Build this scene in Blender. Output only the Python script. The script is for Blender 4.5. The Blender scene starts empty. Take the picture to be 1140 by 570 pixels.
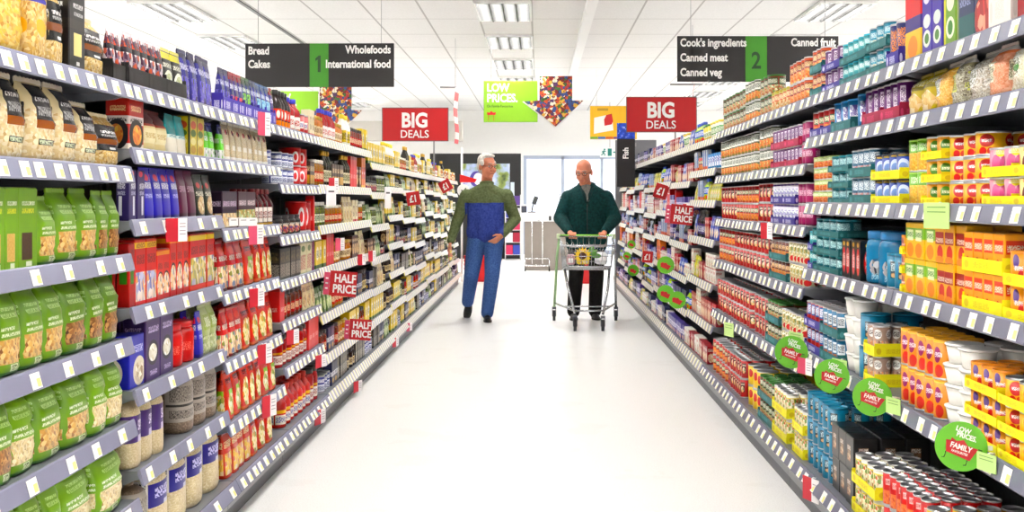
import bpy, bmesh, math, random
from mathutils import Vector, Matrix, Euler
random.seed(11)
RND = random.Random(5)
COL = bpy.context.scene.collection
F, CX, CY, CAMZ = 1260.0, 600.0, 222.0, 1.28      # lens in pixels of the 1140x570 frame, vanishing point, eye height
PI = math.pi

def P(px, py, Y):
    return Vector(((px - CX) * Y / F, Y, CAMZ - (py - CY) * Y / F))

def lin(h):
    if not isinstance(h, str):
        return (h[0], h[1], h[2], 1.0)
    h = h.lstrip('#')
    out = []
    for i in (0, 2, 4):
        c = int(h[i:i + 2], 16) / 255.0
        out.append(c / 12.92 if c <= 0.04045 else ((c + 0.055) / 1.055) ** 2.4)
    return (out[0], out[1], out[2], 1.0)

# ------------------------------------------------------------------ materials
class NB:
    def __init__(s, name):
        s.m = bpy.data.materials.new(name); s.m.use_nodes = True
        s.nt = s.m.node_tree; s.N = s.nt.nodes; s.L = s.nt.links
        s.b = s.N['Principled BSDF']
    def put(s, sock, v):
        if hasattr(v, 'links'): s.L.new(v, sock)
        else: sock.default_value = v
    def math(s, op, a, b=0.0, c=0.0):
        n = s.N.new('ShaderNodeMath'); n.operation = op
        s.put(n.inputs[0], a); s.put(n.inputs[1], b); s.put(n.inputs[2], c)
        return n.outputs[0]
    def mix(s, f, a, b):
        n = s.N.new('ShaderNodeMix'); n.data_type = 'RGBA'
        s.put(n.inputs[0], f); s.put(n.inputs[6], a); s.put(n.inputs[7], b)
        return n.outputs[2]
    def coord(s, kind='Object'):
        n = s.N.new('ShaderNodeTexCoord'); return n.outputs[kind]
    def sep(s, v):
        n = s.N.new('ShaderNodeSeparateXYZ'); s.L.new(v, n.inputs[0]); return n.outputs
    def mapping(s, v, scale=(1, 1, 1), loc=(0, 0, 0)):
        n = s.N.new('ShaderNodeMapping'); s.L.new(v, n.inputs[0])
        n.inputs['Scale'].default_value = scale; n.inputs['Location'].default_value = loc
        return n.outputs[0]
    def noise(s, v, scale, detail=2):
        n = s.N.new('ShaderNodeTexNoise'); s.L.new(v, n.inputs['Vector'])
        n.inputs['Scale'].default_value = scale; n.inputs['Detail'].default_value = detail
        return n.outputs[0]
    def vor(s, v, scale, out='Color'):
        n = s.N.new('ShaderNodeTexVoronoi'); s.L.new(v, n.inputs['Vector'])
        n.inputs['Scale'].default_value = scale
        return n.outputs[out]
    def ramp(s, f, stops, interp='LINEAR', lin=lin):
        n = s.N.new('ShaderNodeValToRGB'); s.L.new(f, n.inputs[0]); r = n.color_ramp; r.interpolation = interp
        r.elements[0].position = stops[0][0]; r.elements[0].color = lin(stops[0][1])
        r.elements[1].position = stops[-1][0]; r.elements[1].color = lin(stops[-1][1])
        for p, c in stops[1:-1]:
            e = r.elements.new(p); e.color = lin(c)
        return n.outputs[0]
    def bump(s, h, strength=.3, dist=.01):
        n = s.N.new('ShaderNodeBump'); n.inputs['Strength'].default_value = strength
        n.inputs['Distance'].default_value = dist
        s.L.new(h, n.inputs['Height']); s.L.new(n.outputs[0], s.b.inputs['Normal'])
    def done(s, color=None, rough=.5, metal=0.0, spec=.5):
        if color is not None: s.put(s.b.inputs['Base Color'], color)
        s.put(s.b.inputs['Roughness'], rough); s.b.inputs['Metallic'].default_value = metal
        s.b.inputs['Specular IOR Level'].default_value = spec
        return s.m

_plain = {}
def plain(name, c, rough=.5, metal=0.0, var=.06, spec=.5):
    """single colour with a little procedural unevenness"""
    if name in _plain: return _plain[name]
    nb = NB(name); co = nb.coord(); f = nb.noise(co, 14, 3)
    L = lin(c); d = tuple(x * (1 - var) for x in L[:3]); u = tuple(min(1, x * (1 + var)) for x in L[:3])
    m = nb.done(nb.mix(f, d + (1,), u + (1,)), rough, metal, spec)
    _plain[name] = m
    return m

def emit(name, c, s):
    nb = NB(name); nb.b.inputs['Emission Color'].default_value = lin(c); nb.b.inputs['Emission Strength'].default_value = s
    return nb.done(lin(c), .6)

# layers of printed packaging, in front-face coordinates (u across, v up)
def B(v0, v1, c): return ('B', v0, v1, c)
def R(u0, u1, v0, v1, c): return ('R', u0, u1, v0, v1, c)
def E(cu, cv, ru, rv, c): return ('E', cu, cv, ru, rv, c)
def T(u0, u1, v0, v1, c, k=9): return ('T', u0, u1, v0, v1, c, k)
def FD(u0, u1, v0, v1, cols, k=12): return ('F', u0, u1, v0, v1, cols, k)
def FE(cu, cv, ru, rv, cols, k=12): return ('G', cu, cv, ru, rv, cols, k)
def FB(v0, v1, cols, k=12): return ('H', v0, v1, cols, k)

_lin0 = lin
def ink(h):
    """printing inks are deeper than their screen colours"""
    L = _lin0(h); g = .3 * L[0] + .59 * L[1] + .11 * L[2]
    o = [max(0.0, g + (c - g) * 1.15) for c in L[:3]]; k = .9 * max(.05, max(o)) ** .22
    return tuple(min(1, k * c) for c in o) + (1.0,)
def ink_food(h):
    L = _lin0(h); g = .3 * L[0] + .59 * L[1] + .11 * L[2]
    return tuple(min(1, .95 * (g + (c - g) * .95) ** 1.15) for c in L[:3]) + (1.0,)
def pack_mat(name, base, layers, rough=.38, alpha=None):
    lin = ink
    nb = NB(name)
    uvn = nb.N.new('ShaderNodeUVMap'); uvn.uv_map = 'UVMap'; uv = uvn.outputs[0]
    s = nb.sep(uv); u, v = s[0], s[1]
    wob = nb.noise(uv, 3.0, 2)
    L = lin(base)
    col = nb.mix(wob, tuple(x * .9 for x in L[:3]) + (1,), tuple(min(1, x * 1.08) for x in L[:3]) + (1,))
    def rng(x, a, b): return nb.math('COMPARE', x, (a + b) / 2, (b - a) / 2)
    def rect(a, b, c, d): return nb.math('MULTIPLY', rng(u, a, b), rng(v, c, d))
    def ell(cu, cv, ru, rv):
        a = nb.math('DIVIDE', nb.math('SUBTRACT', u, cu), ru); b = nb.math('DIVIDE', nb.math('SUBTRACT', v, cv), rv)
        return nb.math('LESS_THAN', nb.math('ADD', nb.math('MULTIPLY', a, a), nb.math('MULTIPLY', b, b)), 1.0)
    def food(cols, k):
        vo = nb.sep(nb.vor(nb.mapping(uv, (1, 1.6, 1)), k))
        n = len(cols)
        return nb.ramp(vo[0], [(i / max(1, n - 1), c) for i, c in enumerate(cols)], 'LINEAR', ink_food)
    for l in layers:
        k = l[0]
        if k == 'B': col = nb.mix(rng(v, l[1], l[2]), col, lin(l[3]))
        elif k == 'R': col = nb.mix(rect(*l[1:5]), col, lin(l[5]))
        elif k == 'E': col = nb.mix(ell(*l[1:5]), col, lin(l[5]))
        elif k == 'F': col = nb.mix(rect(*l[1:5]), col, food(l[5], l[6]))
        elif k == 'G': col = nb.mix(ell(*l[1:5]), col, food(l[5], l[6]))
        elif k == 'H': col = nb.mix(rng(v, l[1], l[2]), col, food(l[3], l[4]))
        elif k == 'T':
            no = nb.noise(nb.mapping(uv, (l[6] * 2.1, 12.0, 1), (l[1] * 7, l[3] * 3, 0)), 2.2, 2)
            col = nb.mix(nb.math('MULTIPLY', rect(*l[1:5]), nb.math('GREATER_THAN', no, .49)), col, lin(l[5]))
    m = nb.done(col, rough)
    return m

# ------------------------------------------------------------------ mesh helpers
def uv_front(me, w, d, h):
    uvl = me.uv_layers.new(name='UVMap') if not me.uv_layers else me.uv_layers[0]
    for p in me.polygons:
        n = p.normal
        front = p.center.y < d * .5 and n.z < .8 and n.z > -.8 and abs(n.x) < .92
        for li in p.loop_indices:
            co = me.vertices[me.loops[li].vertex_index].co
            if n.z > .8 or n.z < -.8: uvl.data[li].uv = (3 + co.x / w, 1.3)
            elif front: uvl.data[li].uv = (co.x / w + .5, co.z / h)
            else: uvl.data[li].uv = (co.y / max(d, .001), co.z / h)

def uv_can(me, h, cy):
    """the printed front repeats four times round the can"""
    uvl = me.uv_layers.new(name='UVMap') if not me.uv_layers else me.uv_layers[0]
    for p in me.polygons:
        a0 = math.atan2(p.center.x, -(p.center.y - cy)); k = math.floor(a0 / (PI / 2))
        for li in p.loop_indices:
            co = me.vertices[me.loops[li].vertex_index].co
            a = math.atan2(co.x, -(co.y - cy))
            if a - a0 > PI: a -= 2 * PI
            if a0 - a > PI: a += 2 * PI
            uvl.data[li].uv = (a / (PI / 2) - k, 1.3 if abs(p.normal.z) > .8 else co.z / h)
def uv_round(me, h, cy):
    uvl = me.uv_layers.new(name='UVMap') if not me.uv_layers else me.uv_layers[0]
    for p in me.polygons:
        a0 = math.atan2(p.center.x, -(p.center.y - cy))
        for li in p.loop_indices:
            co = me.vertices[me.loops[li].vertex_index].co
            a = math.atan2(co.x, -(co.y - cy))
            if a - a0 > PI: a -= 2 * PI
            if a0 - a > PI: a += 2 * PI
            v = 1.3 if abs(p.normal.z) > .8 else co.z / h
            uvl.data[li].uv = (a / PI + .5, v)

def bm_mesh(bm, name, mats, smooth=False):
    me = bpy.data.meshes.new(name); bmesh.ops.recalc_face_normals(bm, faces=bm.faces)
    bm.to_mesh(me); bm.free()
    for m in mats: me.materials.append(m)
    if smooth:
        for p in me.polygons: p.use_smooth = True
    return me

def add_box(bm, x0, x1, y0, y1, z0, z1, mi=0):
    vs = [bm.verts.new(c) for c in ((x0, y0, z0), (x1, y0, z0), (x1, y1, z0), (x0, y1, z0), (x0, y0, z1), (x1, y0, z1), (x1, y1, z1), (x0, y1, z1))]
    for q in ((0, 3, 2, 1), (4, 5, 6, 7), (0, 1, 5, 4), (1, 2, 6, 5), (2, 3, 7, 6), (3, 0, 4, 7)):
        f = bm.faces.new([vs[i] for i in q]); f.material_index = mi
    return vs

def bev_box(bm, x0, x1, y0, y1, z0, z1, b=.003, seg=1):
    t = bmesh.new(); add_box(t, x0, x1, y0, y1, z0, z1)
    if b > 0: bmesh.ops.bevel(t, geom=t.edges[:], offset=b, segments=seg, affect='EDGES', profile=.5)
    me = bpy.data.meshes.new('tmp'); t.to_mesh(me); t.free(); bm.from_mesh(me); bpy.data.meshes.remove(me)

def add_tube(bm, pts, r, n=8, closed=False, mi=0):
    pts = [Vector(p) for p in pts]; rings = []
    for i, p in enumerate(pts):
        if closed: t = pts[(i + 1) % len(pts)] - pts[i - 1]
        else: t = (pts[min(i + 1, len(pts) - 1)] - pts[max(i - 1, 0)])
        t.normalize(); ref = Vector((0, 0, 1)) if abs(t.z) < .9 else Vector((1, 0, 0))
        a = t.cross(ref).normalized(); b = t.cross(a)
        rr = r[i] if isinstance(r, (list, tuple)) else r
        rings.append([bm.verts.new(p + a * math.cos(2 * PI * k / n) * rr + b * math.sin(2 * PI * k / n) * rr) for k in range(n)])
    m = len(rings)
    for i in range(m if closed else m - 1):
        A, C = rings[i], rings[(i + 1) % m]
        for k in range(n):
            f = bm.faces.new((A[k], A[(k + 1) % n], C[(k + 1) % n], C[k])); f.material_index = mi; f.smooth = True
    if not closed:
        bm.faces.new(rings[0][::-1]).material_index = mi; bm.faces.new(rings[-1]).material_index = mi

def add_lathe(bm, prof, n=20, c=(0, 0, 0), mi=0, cap=True):
    rings = []
    for r, z in prof:
        rings.append([bm.verts.new((c[0] + r * math.sin(2 * PI * k / n), c[1] - r * math.cos(2 * PI * k / n), c[2] + z)) for k in range(n)])
    for A, C in zip(rings, rings[1:]):
        for k in range(n):
            f = bm.faces.new((A[k], A[(k + 1) % n], C[(k + 1) % n], C[k])); f.material_index = mi; f.smooth = True
    if cap:
        bm.faces.new(rings[0][::-1]).material_index = mi; bm.faces.new(rings[-1]).material_index = mi

def add_ell(bm, c, r, rot=None, u=16, v=10, mi=0):
    g = bmesh.ops.create_uvsphere(bm, u_segments=u, v_segments=v, radius=1.0)
    M = Matrix.Translation(Vector(c)) @ (rot.to_4x4() if rot else Matrix.Identity(4)) @ Matrix.Diagonal((r[0], r[1], r[2], 1))
    bmesh.ops.transform(bm, matrix=M, verts=g['verts'])
    for vv in g['verts']:
        for f in vv.link_faces: f.material_index = mi; f.smooth = True

def add_prism(bm, poly, y0, y1, mi=0, plane='XZ'):
    """outline in (x,z) pushed from y0 to y1"""
    A = [bm.verts.new((x, y0, z)) for x, z in poly]; C = [bm.verts.new((x, y1, z)) for x, z in poly]
    n = len(poly)
    bm.faces.new(A).material_index = mi; bm.faces.new(C[::-1]).material_index = mi
    for k in range(n):
        bm.faces.new((A[k], C[k], C[(k + 1) % n], A[(k + 1) % n])).material_index = mi

# ------------------------------------------------------------------ objects
def link(name, data, parent=None):
    o = bpy.data.objects.new(name, data); COL.objects.link(o)
    if parent: o.parent = parent
    return o
def obj(name, bm, mats, parent=None, smooth=False):
    if not isinstance(mats, (list, tuple)): mats = [mats]
    return link(name, bm_mesh(bm, name, mats, smooth), parent)
def tag(o, label, cat, group=None):
    o['label'] = label; o['category'] = cat
    if group: o['group'] = group
    return o
def thing(name, label, cat, loc=(0, 0, 0), rz=0, group=None):
    o = link(name, None); o.location = loc; o.rotation_euler = (0, 0, rz); o.empty_display_size = .1
    return tag(o, label, cat, group)
def struct(name, bm, mats, parent=None):
    o = obj(name, bm, mats, parent)
    if not parent: o['kind'] = 'structure'
    return o

def lettering(text, size, loc, parent, mat, rot=(PI / 2, 0, 0), xs=1.0, bold=.0, align='LEFT', name='lettering', spacing=1.0, shear=0.0, ext=.0008):
    cu = bpy.data.curves.new('txt', 'FONT'); cu.body = text; cu.size = size; cu.extrude = ext; cu.offset = bold * size
    cu.align_x = align; cu.space_character = spacing; cu.space_line = .95; cu.resolution_u = 3; cu.shear = shear
    t = bpy.data.objects.new('txt', cu); COL.objects.link(t)
    dg = bpy.context.evaluated_depsgraph_get(); dg.update()
    me = bpy.data.meshes.new_from_object(t.evaluated_get(dg))
    bpy.data.objects.remove(t); bpy.data.curves.remove(cu)
    me.name = name; me.materials.clear(); me.materials.append(mat)
    o = link(name, me, parent); o.location = loc; o.rotation_euler = rot; o.scale = (xs, 1, 1)
    return o
# ------------------------------------------------------------------ product shapes (front towards -y, standing on z=0)
M_TIN = plain('tin_metal', '#c9c9cc', .28, .9, .04)
M_GOLDLID = plain('gold_lid', '#c8a035', .35, .6, .04)
M_CAPS = {}
def cap_mat(c):
    if c == 'gold': return M_GOLDLID
    if c == 'tin': return M_TIN
    if c not in M_CAPS: M_CAPS[c] = plain('cap_' + c.strip('#'), c, .35)
    return M_CAPS[c]

def sup(th, e):
    c, s = math.cos(th), math.sin(th)
    return math.copysign(abs(c) ** e, c), math.copysign(abs(s) ** e, s)

def loft(name, w, d, h, prof, mat, e=.45, n=24, lump=.0, seed=1, rnd=False):
    """closed soft pack: prof = (t, width factor, depth factor, forward shift)"""
    r = random.Random(seed); ph = [r.uniform(0, 6.3) for _ in range(6)]
    bm = bmesh.new(); rings = []
    for t, fx, fy in prof:
        ring = []
        for k in range(n):
            a = 2 * PI * k / n - PI / 2
            cx, sy = sup(a, e)
            l = 1 + lump * (math.sin(5 * a + ph[0] + 9 * t) + math.sin(3 * a + ph[1] + 17 * t) + .6 * math.sin(23 * t + ph[2] + a))
            if t > .93 or t < .04: l = 1
            ring.append(bm.verts.new((cx * fx * w / 2 * (1 + (l - 1) * .4), d / 2 + sy * fy * d / 2 * l, t * h)))
        rings.append(ring)
    for A, C in zip(rings, rings[1:]):
        for k in range(n): bm.faces.new((A[k], A[(k + 1) % n], C[(k + 1) % n], C[k])).smooth = True
    bm.faces.new(rings[0][::-1]); bm.faces.new(rings[-1])
    me = bm_mesh(bm, name, [mat])
    uv_round(me, h, d / 2) if rnd else uv_front(me, w, d, h)
    return me

BAGP = [(0, .84, .7), (.03, .94, .88), (.09, .985, 1), (.2, .99, .97), (.28, 1, 1.03), (.36, .985, .98), (.46, 1, 1.02), (.55, .985, .95), (.63, .995, .99), (.7, .96, .82), (.77, .97, .72), (.84, .93, .46), (.9, .91, .2), (.935, .9, .07), (.955, .9, .05)]
POUCHP = [(0, .9, .95), (.04, .97, 1), (.2, 1, .95), (.5, 1, .8), (.75, .98, .5), (.9, .97, .16), (.93, .97, .1), (.955, .97, .08)]
RICEP = [(0, .86, .86), (.03, .96, .96), (.1, 1, 1), (.3, 1, 1), (.55, .98, .98), (.78, .97, .97), (.86, .88, .88), (.92, .66, .62), (.96, .42, .3), (.99, .3, .12)]

def crimp(w, d, h, c):
    """flat zig-zag sealed strip along the top of a bag"""
    bm = bmesh.new(); n = 14; y = d / 2
    a, b, a2, b2 = [], [], [], []
    for k in range(n + 1):
        x = -w * .455 + w * .91 * k / n; dz = .004 if k % 2 else 0
        for lst, yy, z in ((a, y - .0022, h * .945), (b, y - .0016, h * .994 + dz), (a2, y + .0022, h * .945), (b2, y + .0016, h * .994 + dz)):
            lst.append(bm.verts.new((x, yy, z)))
    for k in range(n):
        bm.faces.new((a[k], a[k + 1], b[k + 1], b[k])); bm.faces.new((a2[k + 1], a2[k], b2[k], b2[k + 1]))
        bm.faces.new((b[k], b[k + 1], b2[k + 1], b2[k])); bm.faces.new((a[k + 1], a[k], a2[k], a2[k + 1]))
    bm.faces.new((a[0], b[0], b2[0], a2[0])); bm.faces.new((a[n], a2[n], b2[n], b[n]))
    me = bm_mesh(bm, 'top_seal', [c]); uv_front(me, w, d, h); return me

def sh_bag(k, mat):
    w, d, h = k['dim']
    return [('bag', loft('bag', w, d, h, BAGP, mat, .62, 28, .05, k['seed'])), ('top_seal', crimp(w, d, h, cap_mat(k['cap'])))]
def sh_pouch(k, mat):
    w, d, h = k['dim']
    return [('pouch', loft('pouch', w, d, h, POUCHP, mat, .55, 20, .02, k['seed'])), ('top_seal', crimp(w, d, h, cap_mat(k['cap'])))]
def sh_rice(k, mat):
    w, d, h = k['dim']
    me = loft('bag', w, d, h, RICEP, mat, .8, 24, .018, k['seed'], True)
    bm = bmesh.new(); add_tube(bm, [(-w * .17, d / 2, h * .985), (0, d / 2 - .004, h * .995), (w * .17, d / 2, h * .985)], [.006, .009, .006], 8)
    f = bm_mesh(bm, 'folded_top', [cap_mat(k['cap'])]); uv_front(f, w, d, h)
    return [('bag', me), ('folded_top', f)]
def sh_box(k, mat):
    w, d, h = k['dim']; bm = bmesh.new(); bev_box(bm, -w / 2, w / 2, 0, d, 0, h * .995, .0025)
    me = bm_mesh(bm, 'carton', [mat]); uv_front(me, w, d, h)
    bm = bmesh.new(); bev_box(bm, -w / 2 + .002, w / 2 - .002, .002, d * .62, h * .995, h, .0)
    f = bm_mesh(bm, 'top_flap', [cap_mat(k['cap'])]); uv_front(f, w, d, h)
    return [('carton', me), ('top_flap', f)]
def sh_can(k, mat):
    w, d, h = k['dim']; r = w / 2; bm = bmesh.new()
    add_lathe(bm, [(r * .93, .003), (r * .985, .006), (r * .985, h - .006), (r * .9, h - .0075)], 20, (0, r, 0))
    me = bm_mesh(bm, 'label_body', [mat]); uv_can(me, h, r)
    bm = bmesh.new(); add_lathe(bm, [(r * .96, h - .0065), (r, h - .005), (r, h - .001), (r * .97, h), (r * .93, h - .001), (r * .91, h - .005), (r * .6, h - .0045), (r * .55, h - .0055)], 20, (0, r, 0))
    lid = bm_mesh(bm, 'lid', [cap_mat(k['cap'])]); uv_can(lid, h, r)
    bm = bmesh.new(); add_lathe(bm, [(r * .93, 0), (r, .001), (r, .005), (r * .96, .0065)], 20, (0, r, 0))
    rim = bm_mesh(bm, 'bottom_rim', [M_TIN]); uv_can(rim, h, r)
    return [('label_body', me), ('lid', lid), ('bottom_rim', rim)]
def sh_bottle(k, mat):
    w, d, h = k['dim']; r = w / 2; bm = bmesh.new()
    add_lathe(bm, [(r * .8, 0), (r * .97, .004), (r, .012), (r, h * .56), (r * .93, h * .64), (r * .6, h * .75), (r * .4, h * .83), (r * .38, h * .9)], 20, (0, r, 0))
    me = bm_mesh(bm, 'bottle_body', [mat]); uv_can(me, h, r)
    bm = bmesh.new(); add_lathe(bm, [(r * .44, h * .86), (r * .46, h * .87), (r * .46, h * .99), (r * .4, h)], 20, (0, r, 0))
    c = bm_mesh(bm, 'cap', [cap_mat(k['cap'])]); uv_can(c, h, r)
    return [('bottle_body', me), ('cap', c)]
def sh_jar(k, mat):
    w, d, h = k['dim']; r = w / 2; bm = bmesh.new()
    add_lathe(bm, [(r * .82, 0), (r * .97, .004), (r, .012), (r, h * .7), (r * .95, h * .78), (r * .8, h * .86)], 20, (0, r, 0))
    me = bm_mesh(bm, 'jar_body', [mat]); uv_can(me, h, r)
    bm = bmesh.new(); add_lathe(bm, [(r * .86, h * .85), (r * .9, h * .86), (r * .9, h * .985), (r * .84, h), (r * .3, h)], 20, (0, r, 0))
    c = bm_mesh(bm, 'lid', [cap_mat(k['cap'])]); uv_can(c, h, r)
    return [('jar_body', me), ('lid', c)]
def sh_tub(k, mat):
    w, d, h = k['dim']; r = w / 2; bm = bmesh.new()
    add_lathe(bm, [(r * .7, 0), (r * .76, .003), (r * .94, h * .9)], 20, (0, r, 0))
    me = bm_mesh(bm, 'cup', [mat]); uv_can(me, h, r)
    bm = bmesh.new(); add_lathe(bm, [(r * .95, h * .88), (r, h * .9), (r, h * .985), (r * .95, h)], 20, (0, r, 0))
    c = bm_mesh(bm, 'lid', [cap_mat(k['cap'])]); uv_can(c, h, r)
    return [('cup', me), ('lid', c)]
SHAPES = dict(bag=sh_bag, pouch=sh_pouch, rice=sh_rice, box=sh_box, can=sh_can, bottle=sh_bottle, jar=sh_jar, tub=sh_tub)

K = {}
def kind(kid, shape, w, d, h, name, desc, cat, group, base, layers, cap='#cccccc', rough=.38):
    if shape in ('can', 'bottle', 'jar', 'tub'): d = w
    K[kid] = dict(id=kid, shape=shape, dim=(w, d, h), name=name, desc=desc, cat=cat, group=group, base=base, layers=layers, cap=cap, rough=rough, seed=len(K) + 3, parts=None, far=None)

def kind_meshes(k):
    if k['parts'] is None:
        mat = pack_mat('print_' + k['name'] + '_' + k['id'], k['base'], k['layers'], k['rough'])
        k['parts'] = SHAPES[k['shape']](k, mat)
    return k['parts']
def kind_far(k):
    """small copies: the same shapes joined into one mesh"""
    if k['far'] is None:
        bm = bmesh.new(); mats = []
        for pn, me in kind_meshes(k):
            off = len(mats); n0 = len(bm.faces); bm.from_mesh(me)
            bm.faces.ensure_lookup_table()
            for f in bm.faces[n0:]: f.material_index += off
            mats += list(me.materials)
        me = bpy.data.meshes.new(k['name']); bm.to_mesh(me); bm.free()
        for m in mats: me.materials.append(m)
        k['far'] = me
    return k['far']

PASTA = ['#e9c06a', '#c98b3a', '#f1d592', '#9a5f22']
WHEAT = ['#b3793d', '#7c4a1e', '#d6a361', '#5b3414']
ORA = ['#f59a1c', '#d8350f', '#ffd64a', '#8a2a08']
VEG = ['#e33a16', '#f7c63b', '#3f8a1f', '#fff0c8', '#b4230d']
GRN = '#7cab12'
def green(fd, k=16): return [B(0, .05, '#3f8312'), FD(.1, .9, .14, .42, fd, k), T(.15, .8, .45, .49, '#eef3dc', 9), T(.14, .6, .52, .56, '#f4f8e8', 10), T(.2, .8, .66, .71, '#c6e59a', 12), T(.2, .7, .74, .78, '#c6e59a', 12), R(.42, .68, .05, .13, '#e3edc8'), T(.45, .66, .06, .12, '#5a7a2a', 9)]
# left aisle, nearest bays
kind('gp1', 'bag', .115, .075, .205, 'pasta_bag', 'green bag of pasta twists', 'pasta', 'green pasta bags', GRN, green(PASTA), '#7cab12', .3)
kind('gp2', 'bag', .115, .075, .205, 'pasta_bag', 'green bag of wholewheat pasta', 'pasta', 'green wholewheat pasta bags', '#74a20f', green(WHEAT), '#74a20f', .3)
kind('gp3', 'bag', .115, .075, .205, 'pasta_bag', 'green bag of pale noodles', 'pasta', 'green noodle bags', '#84b416', green(['#f0dfae', '#d9bd7c', '#f7ecc9', '#b8985a'], 20), '#84b416', .3)
kind('spag', 'box', .072, .05, .2, 'spaghetti_box', 'green spaghetti box with window', 'pasta', 'green spaghetti boxes', '#7cab12', [R(.18, .72, .1, .44, '#dcb878'), T(.2, .7, .1, .44, '#c79c55', 30), T(.2, .85, .78, .83, '#f6f9ea', 9), T(.2, .8, .68, .74, '#e8e24a', 12), R(.4, .7, .02, .08, '#e9f0d8')], '#7cab12')
kind('spagd', 'box', .072, .05, .2, 'spaghetti_box', 'green spaghetti box, dark window', 'pasta', 'green spaghetti boxes with a dark window', '#7cab12', [R(.18, .72, .1, .44, '#5b3a25'), T(.2, .7, .1, .44, '#462a18', 30), T(.2, .85, .78, .83, '#f6f9ea', 9), T(.2, .8, .68, .74, '#e8e24a', 12), R(.4, .7, .02, .08, '#e9f0d8')], '#7cab12')
kind('ypas', 'bag', .15, .09, .25, 'pasta_bag', 'clear bag of yellow pasta', 'pasta', 'clear yellow pasta bags', '#f0c23a', [FB(.03, .95, ['#f3c832', '#e0ac28', '#f7dc74', '#c88c1c'], 19), B(.55, .9, '#f3c43a'), FD(.05, .95, .6, .85, ['#f3c832', '#e0a828', '#f7dc74'], 8)], '#f2d888', .22)
kind('fusb', 'bag', .12, .08, .25, 'pasta_bag', 'clear pasta bag, blue label', 'pasta', 'clear pasta bags with a blue label', '#e9c878', [FB(.03, .95, ['#e6bf62', '#cda04a', '#f3dc9a', '#b8863a'], 18), R(.05, .95, .6, .9, '#4a46b8'), T(.1, .9, .66, .86, '#ffffff', 8), E(.5, .35, .3, .09, '#f2b428')], '#e9d8b0', .22)
kind('blkp', 'bag', .11, .075, .22, 'pasta_bag', 'clear pasta bag, black label', 'pasta', 'clear pasta bags with a black label', '#e6cf95', [FB(.03, .95, ['#e2bf70', '#cfa85a', '#f3e0ac', '#b08a4a'], 19), R(.04, .96, .3, .78, '#181516'), B(.42, .52, '#8a4a1c'), T(.15, .85, .62, .67, '#f2f2f2', 8), T(.15, .7, .56, .6, '#cfcfcf', 10), R(.5, .75, .33, .37, '#e9e9e9')], '#d9c9a2', .25)
kind('lasg', 'box', .085, .06, .26, 'lasagne_box', 'black lasagne box, cream window', 'pasta', 'black lasagne boxes', '#1f1b1c', [R(.28, .78, .16, .4, '#efdf9a'), B(.44, .54, '#3d352e'), T(.25, .85, .66, .71, '#f4f4f4', 8), T(.3, .85, .58, .62, '#d8d8d8', 10), R(.45, .65, .06, .1, '#e8e8e8')], '#1f1b1c', .3)
kind('gnoc', 'bag', .12, .08, .215, 'gnocchi_bag', 'clear gnocchi bag, black label', 'gnocchi', 'clear gnocchi bags', '#e4d3a8', [FB(.03, .62, ['#ead9ac', '#d9bd86', '#f4e9c8', '#c8a66e'], 17), R(.22, .88, .5, .93, '#262223'), T(.28, .82, .72, .77, '#e8e8e8', 8), T(.28, .75, .55, .66, '#bdbdbd', 12), R(.22, .88, .4, .5, '#a0561c'), R(.22, .88, .2, .27, '#2f3d1a'), T(.26, .8, .21, .26, '#dfe8c8', 9)], '#d8cdb8', .2)
kind('crsp', 'pouch', .1, .045, .19, 'snack_bag', 'purple and white snack bag', 'snack', 'purple and white snack bags', '#e9e3ea', [FD(0, 1, 0, 1, ['#f3eef0', '#6a2a5a', '#1d161c', '#c8552a', '#f3eef0'], 5), B(.62, .72, '#2a1d2c'), T(.1, .9, .75, .88, '#5a2a5e', 5)], '#d8d2d8', .2)
kind('crsb', 'pouch', .11, .05, .2, 'snack_bag', 'black and yellow snack bag', 'snack', 'black and yellow snack bags', '#26271f', [E(.5, .35, .42, .2, '#e9edd8'), B(.78, .93, '#d8d05a'), FE(.5, .35, .3, .13, ['#dfe3b8', '#8a9a4a', '#f4f4e8'], 9), T(.1, .9, .6, .7, '#e8e8d8', 6)], '#cfc95e', .2)
kind('noob', 'box', .1, .06, .16, 'noodle_box', 'red noodle box with bowl', 'noodles', 'red noodle boxes with a bowl picture', '#c9331a', [B(.0, .12, '#f0e6da'), B(.5, .66, '#efe6e2'), T(.1, .9, .52, .62, '#1e1a1a', 6), E(.5, .3, .48, .3, '#2b2a33'), FE(.55, .3, .3, .2, ['#f2a428', '#d85a14', '#f8d048'], 7), T(.15, .8, .75, .86, '#f2cf9a', 7)], '#b92c15')
kind('crem', 'bag', .12, .075, .165, 'flour_bag', 'cream bag with maroon top', 'flour', 'cream bags with a maroon top', '#ecdca6', [B(.66, 1, '#6a2420'), R(.1, .9, .2, .55, '#f4eac2'), B(.6, .66, '#b0442e'), T(.15, .85, .32, .45, '#c9a860', 7)], '#6a2420', .45)
kind('teal', 'pouch', .115, .05, .165, 'sugar_packet', 'white packet with teal top', 'packet', 'white packets with a teal top', '#efe9da', [B(.5, 1, '#1d9aa0'), B(.42, .5, '#dff2ee'), T(.1, .9, .43, .49, '#167a80', 8), E(.5, .75, .3, .1, '#36b6ba')], '#1d9aa0', .35)
kind('ygrn', 'box', .075, .05, .165, 'cracker_box', 'yellow box with green ovals', 'box', 'yellow boxes with green ovals', '#d6c34a', [E(.5, .78, .35, .1, '#c8501c'), E(.5, .58, .34, .09, '#4a7a28'), E(.5, .38, .34, .09, '#e8dfa0'), E(.5, .18, .34, .1, '#b8902c'), R(0, .1, 0, 1, '#2f3a1c')], '#7a8a30')
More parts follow.
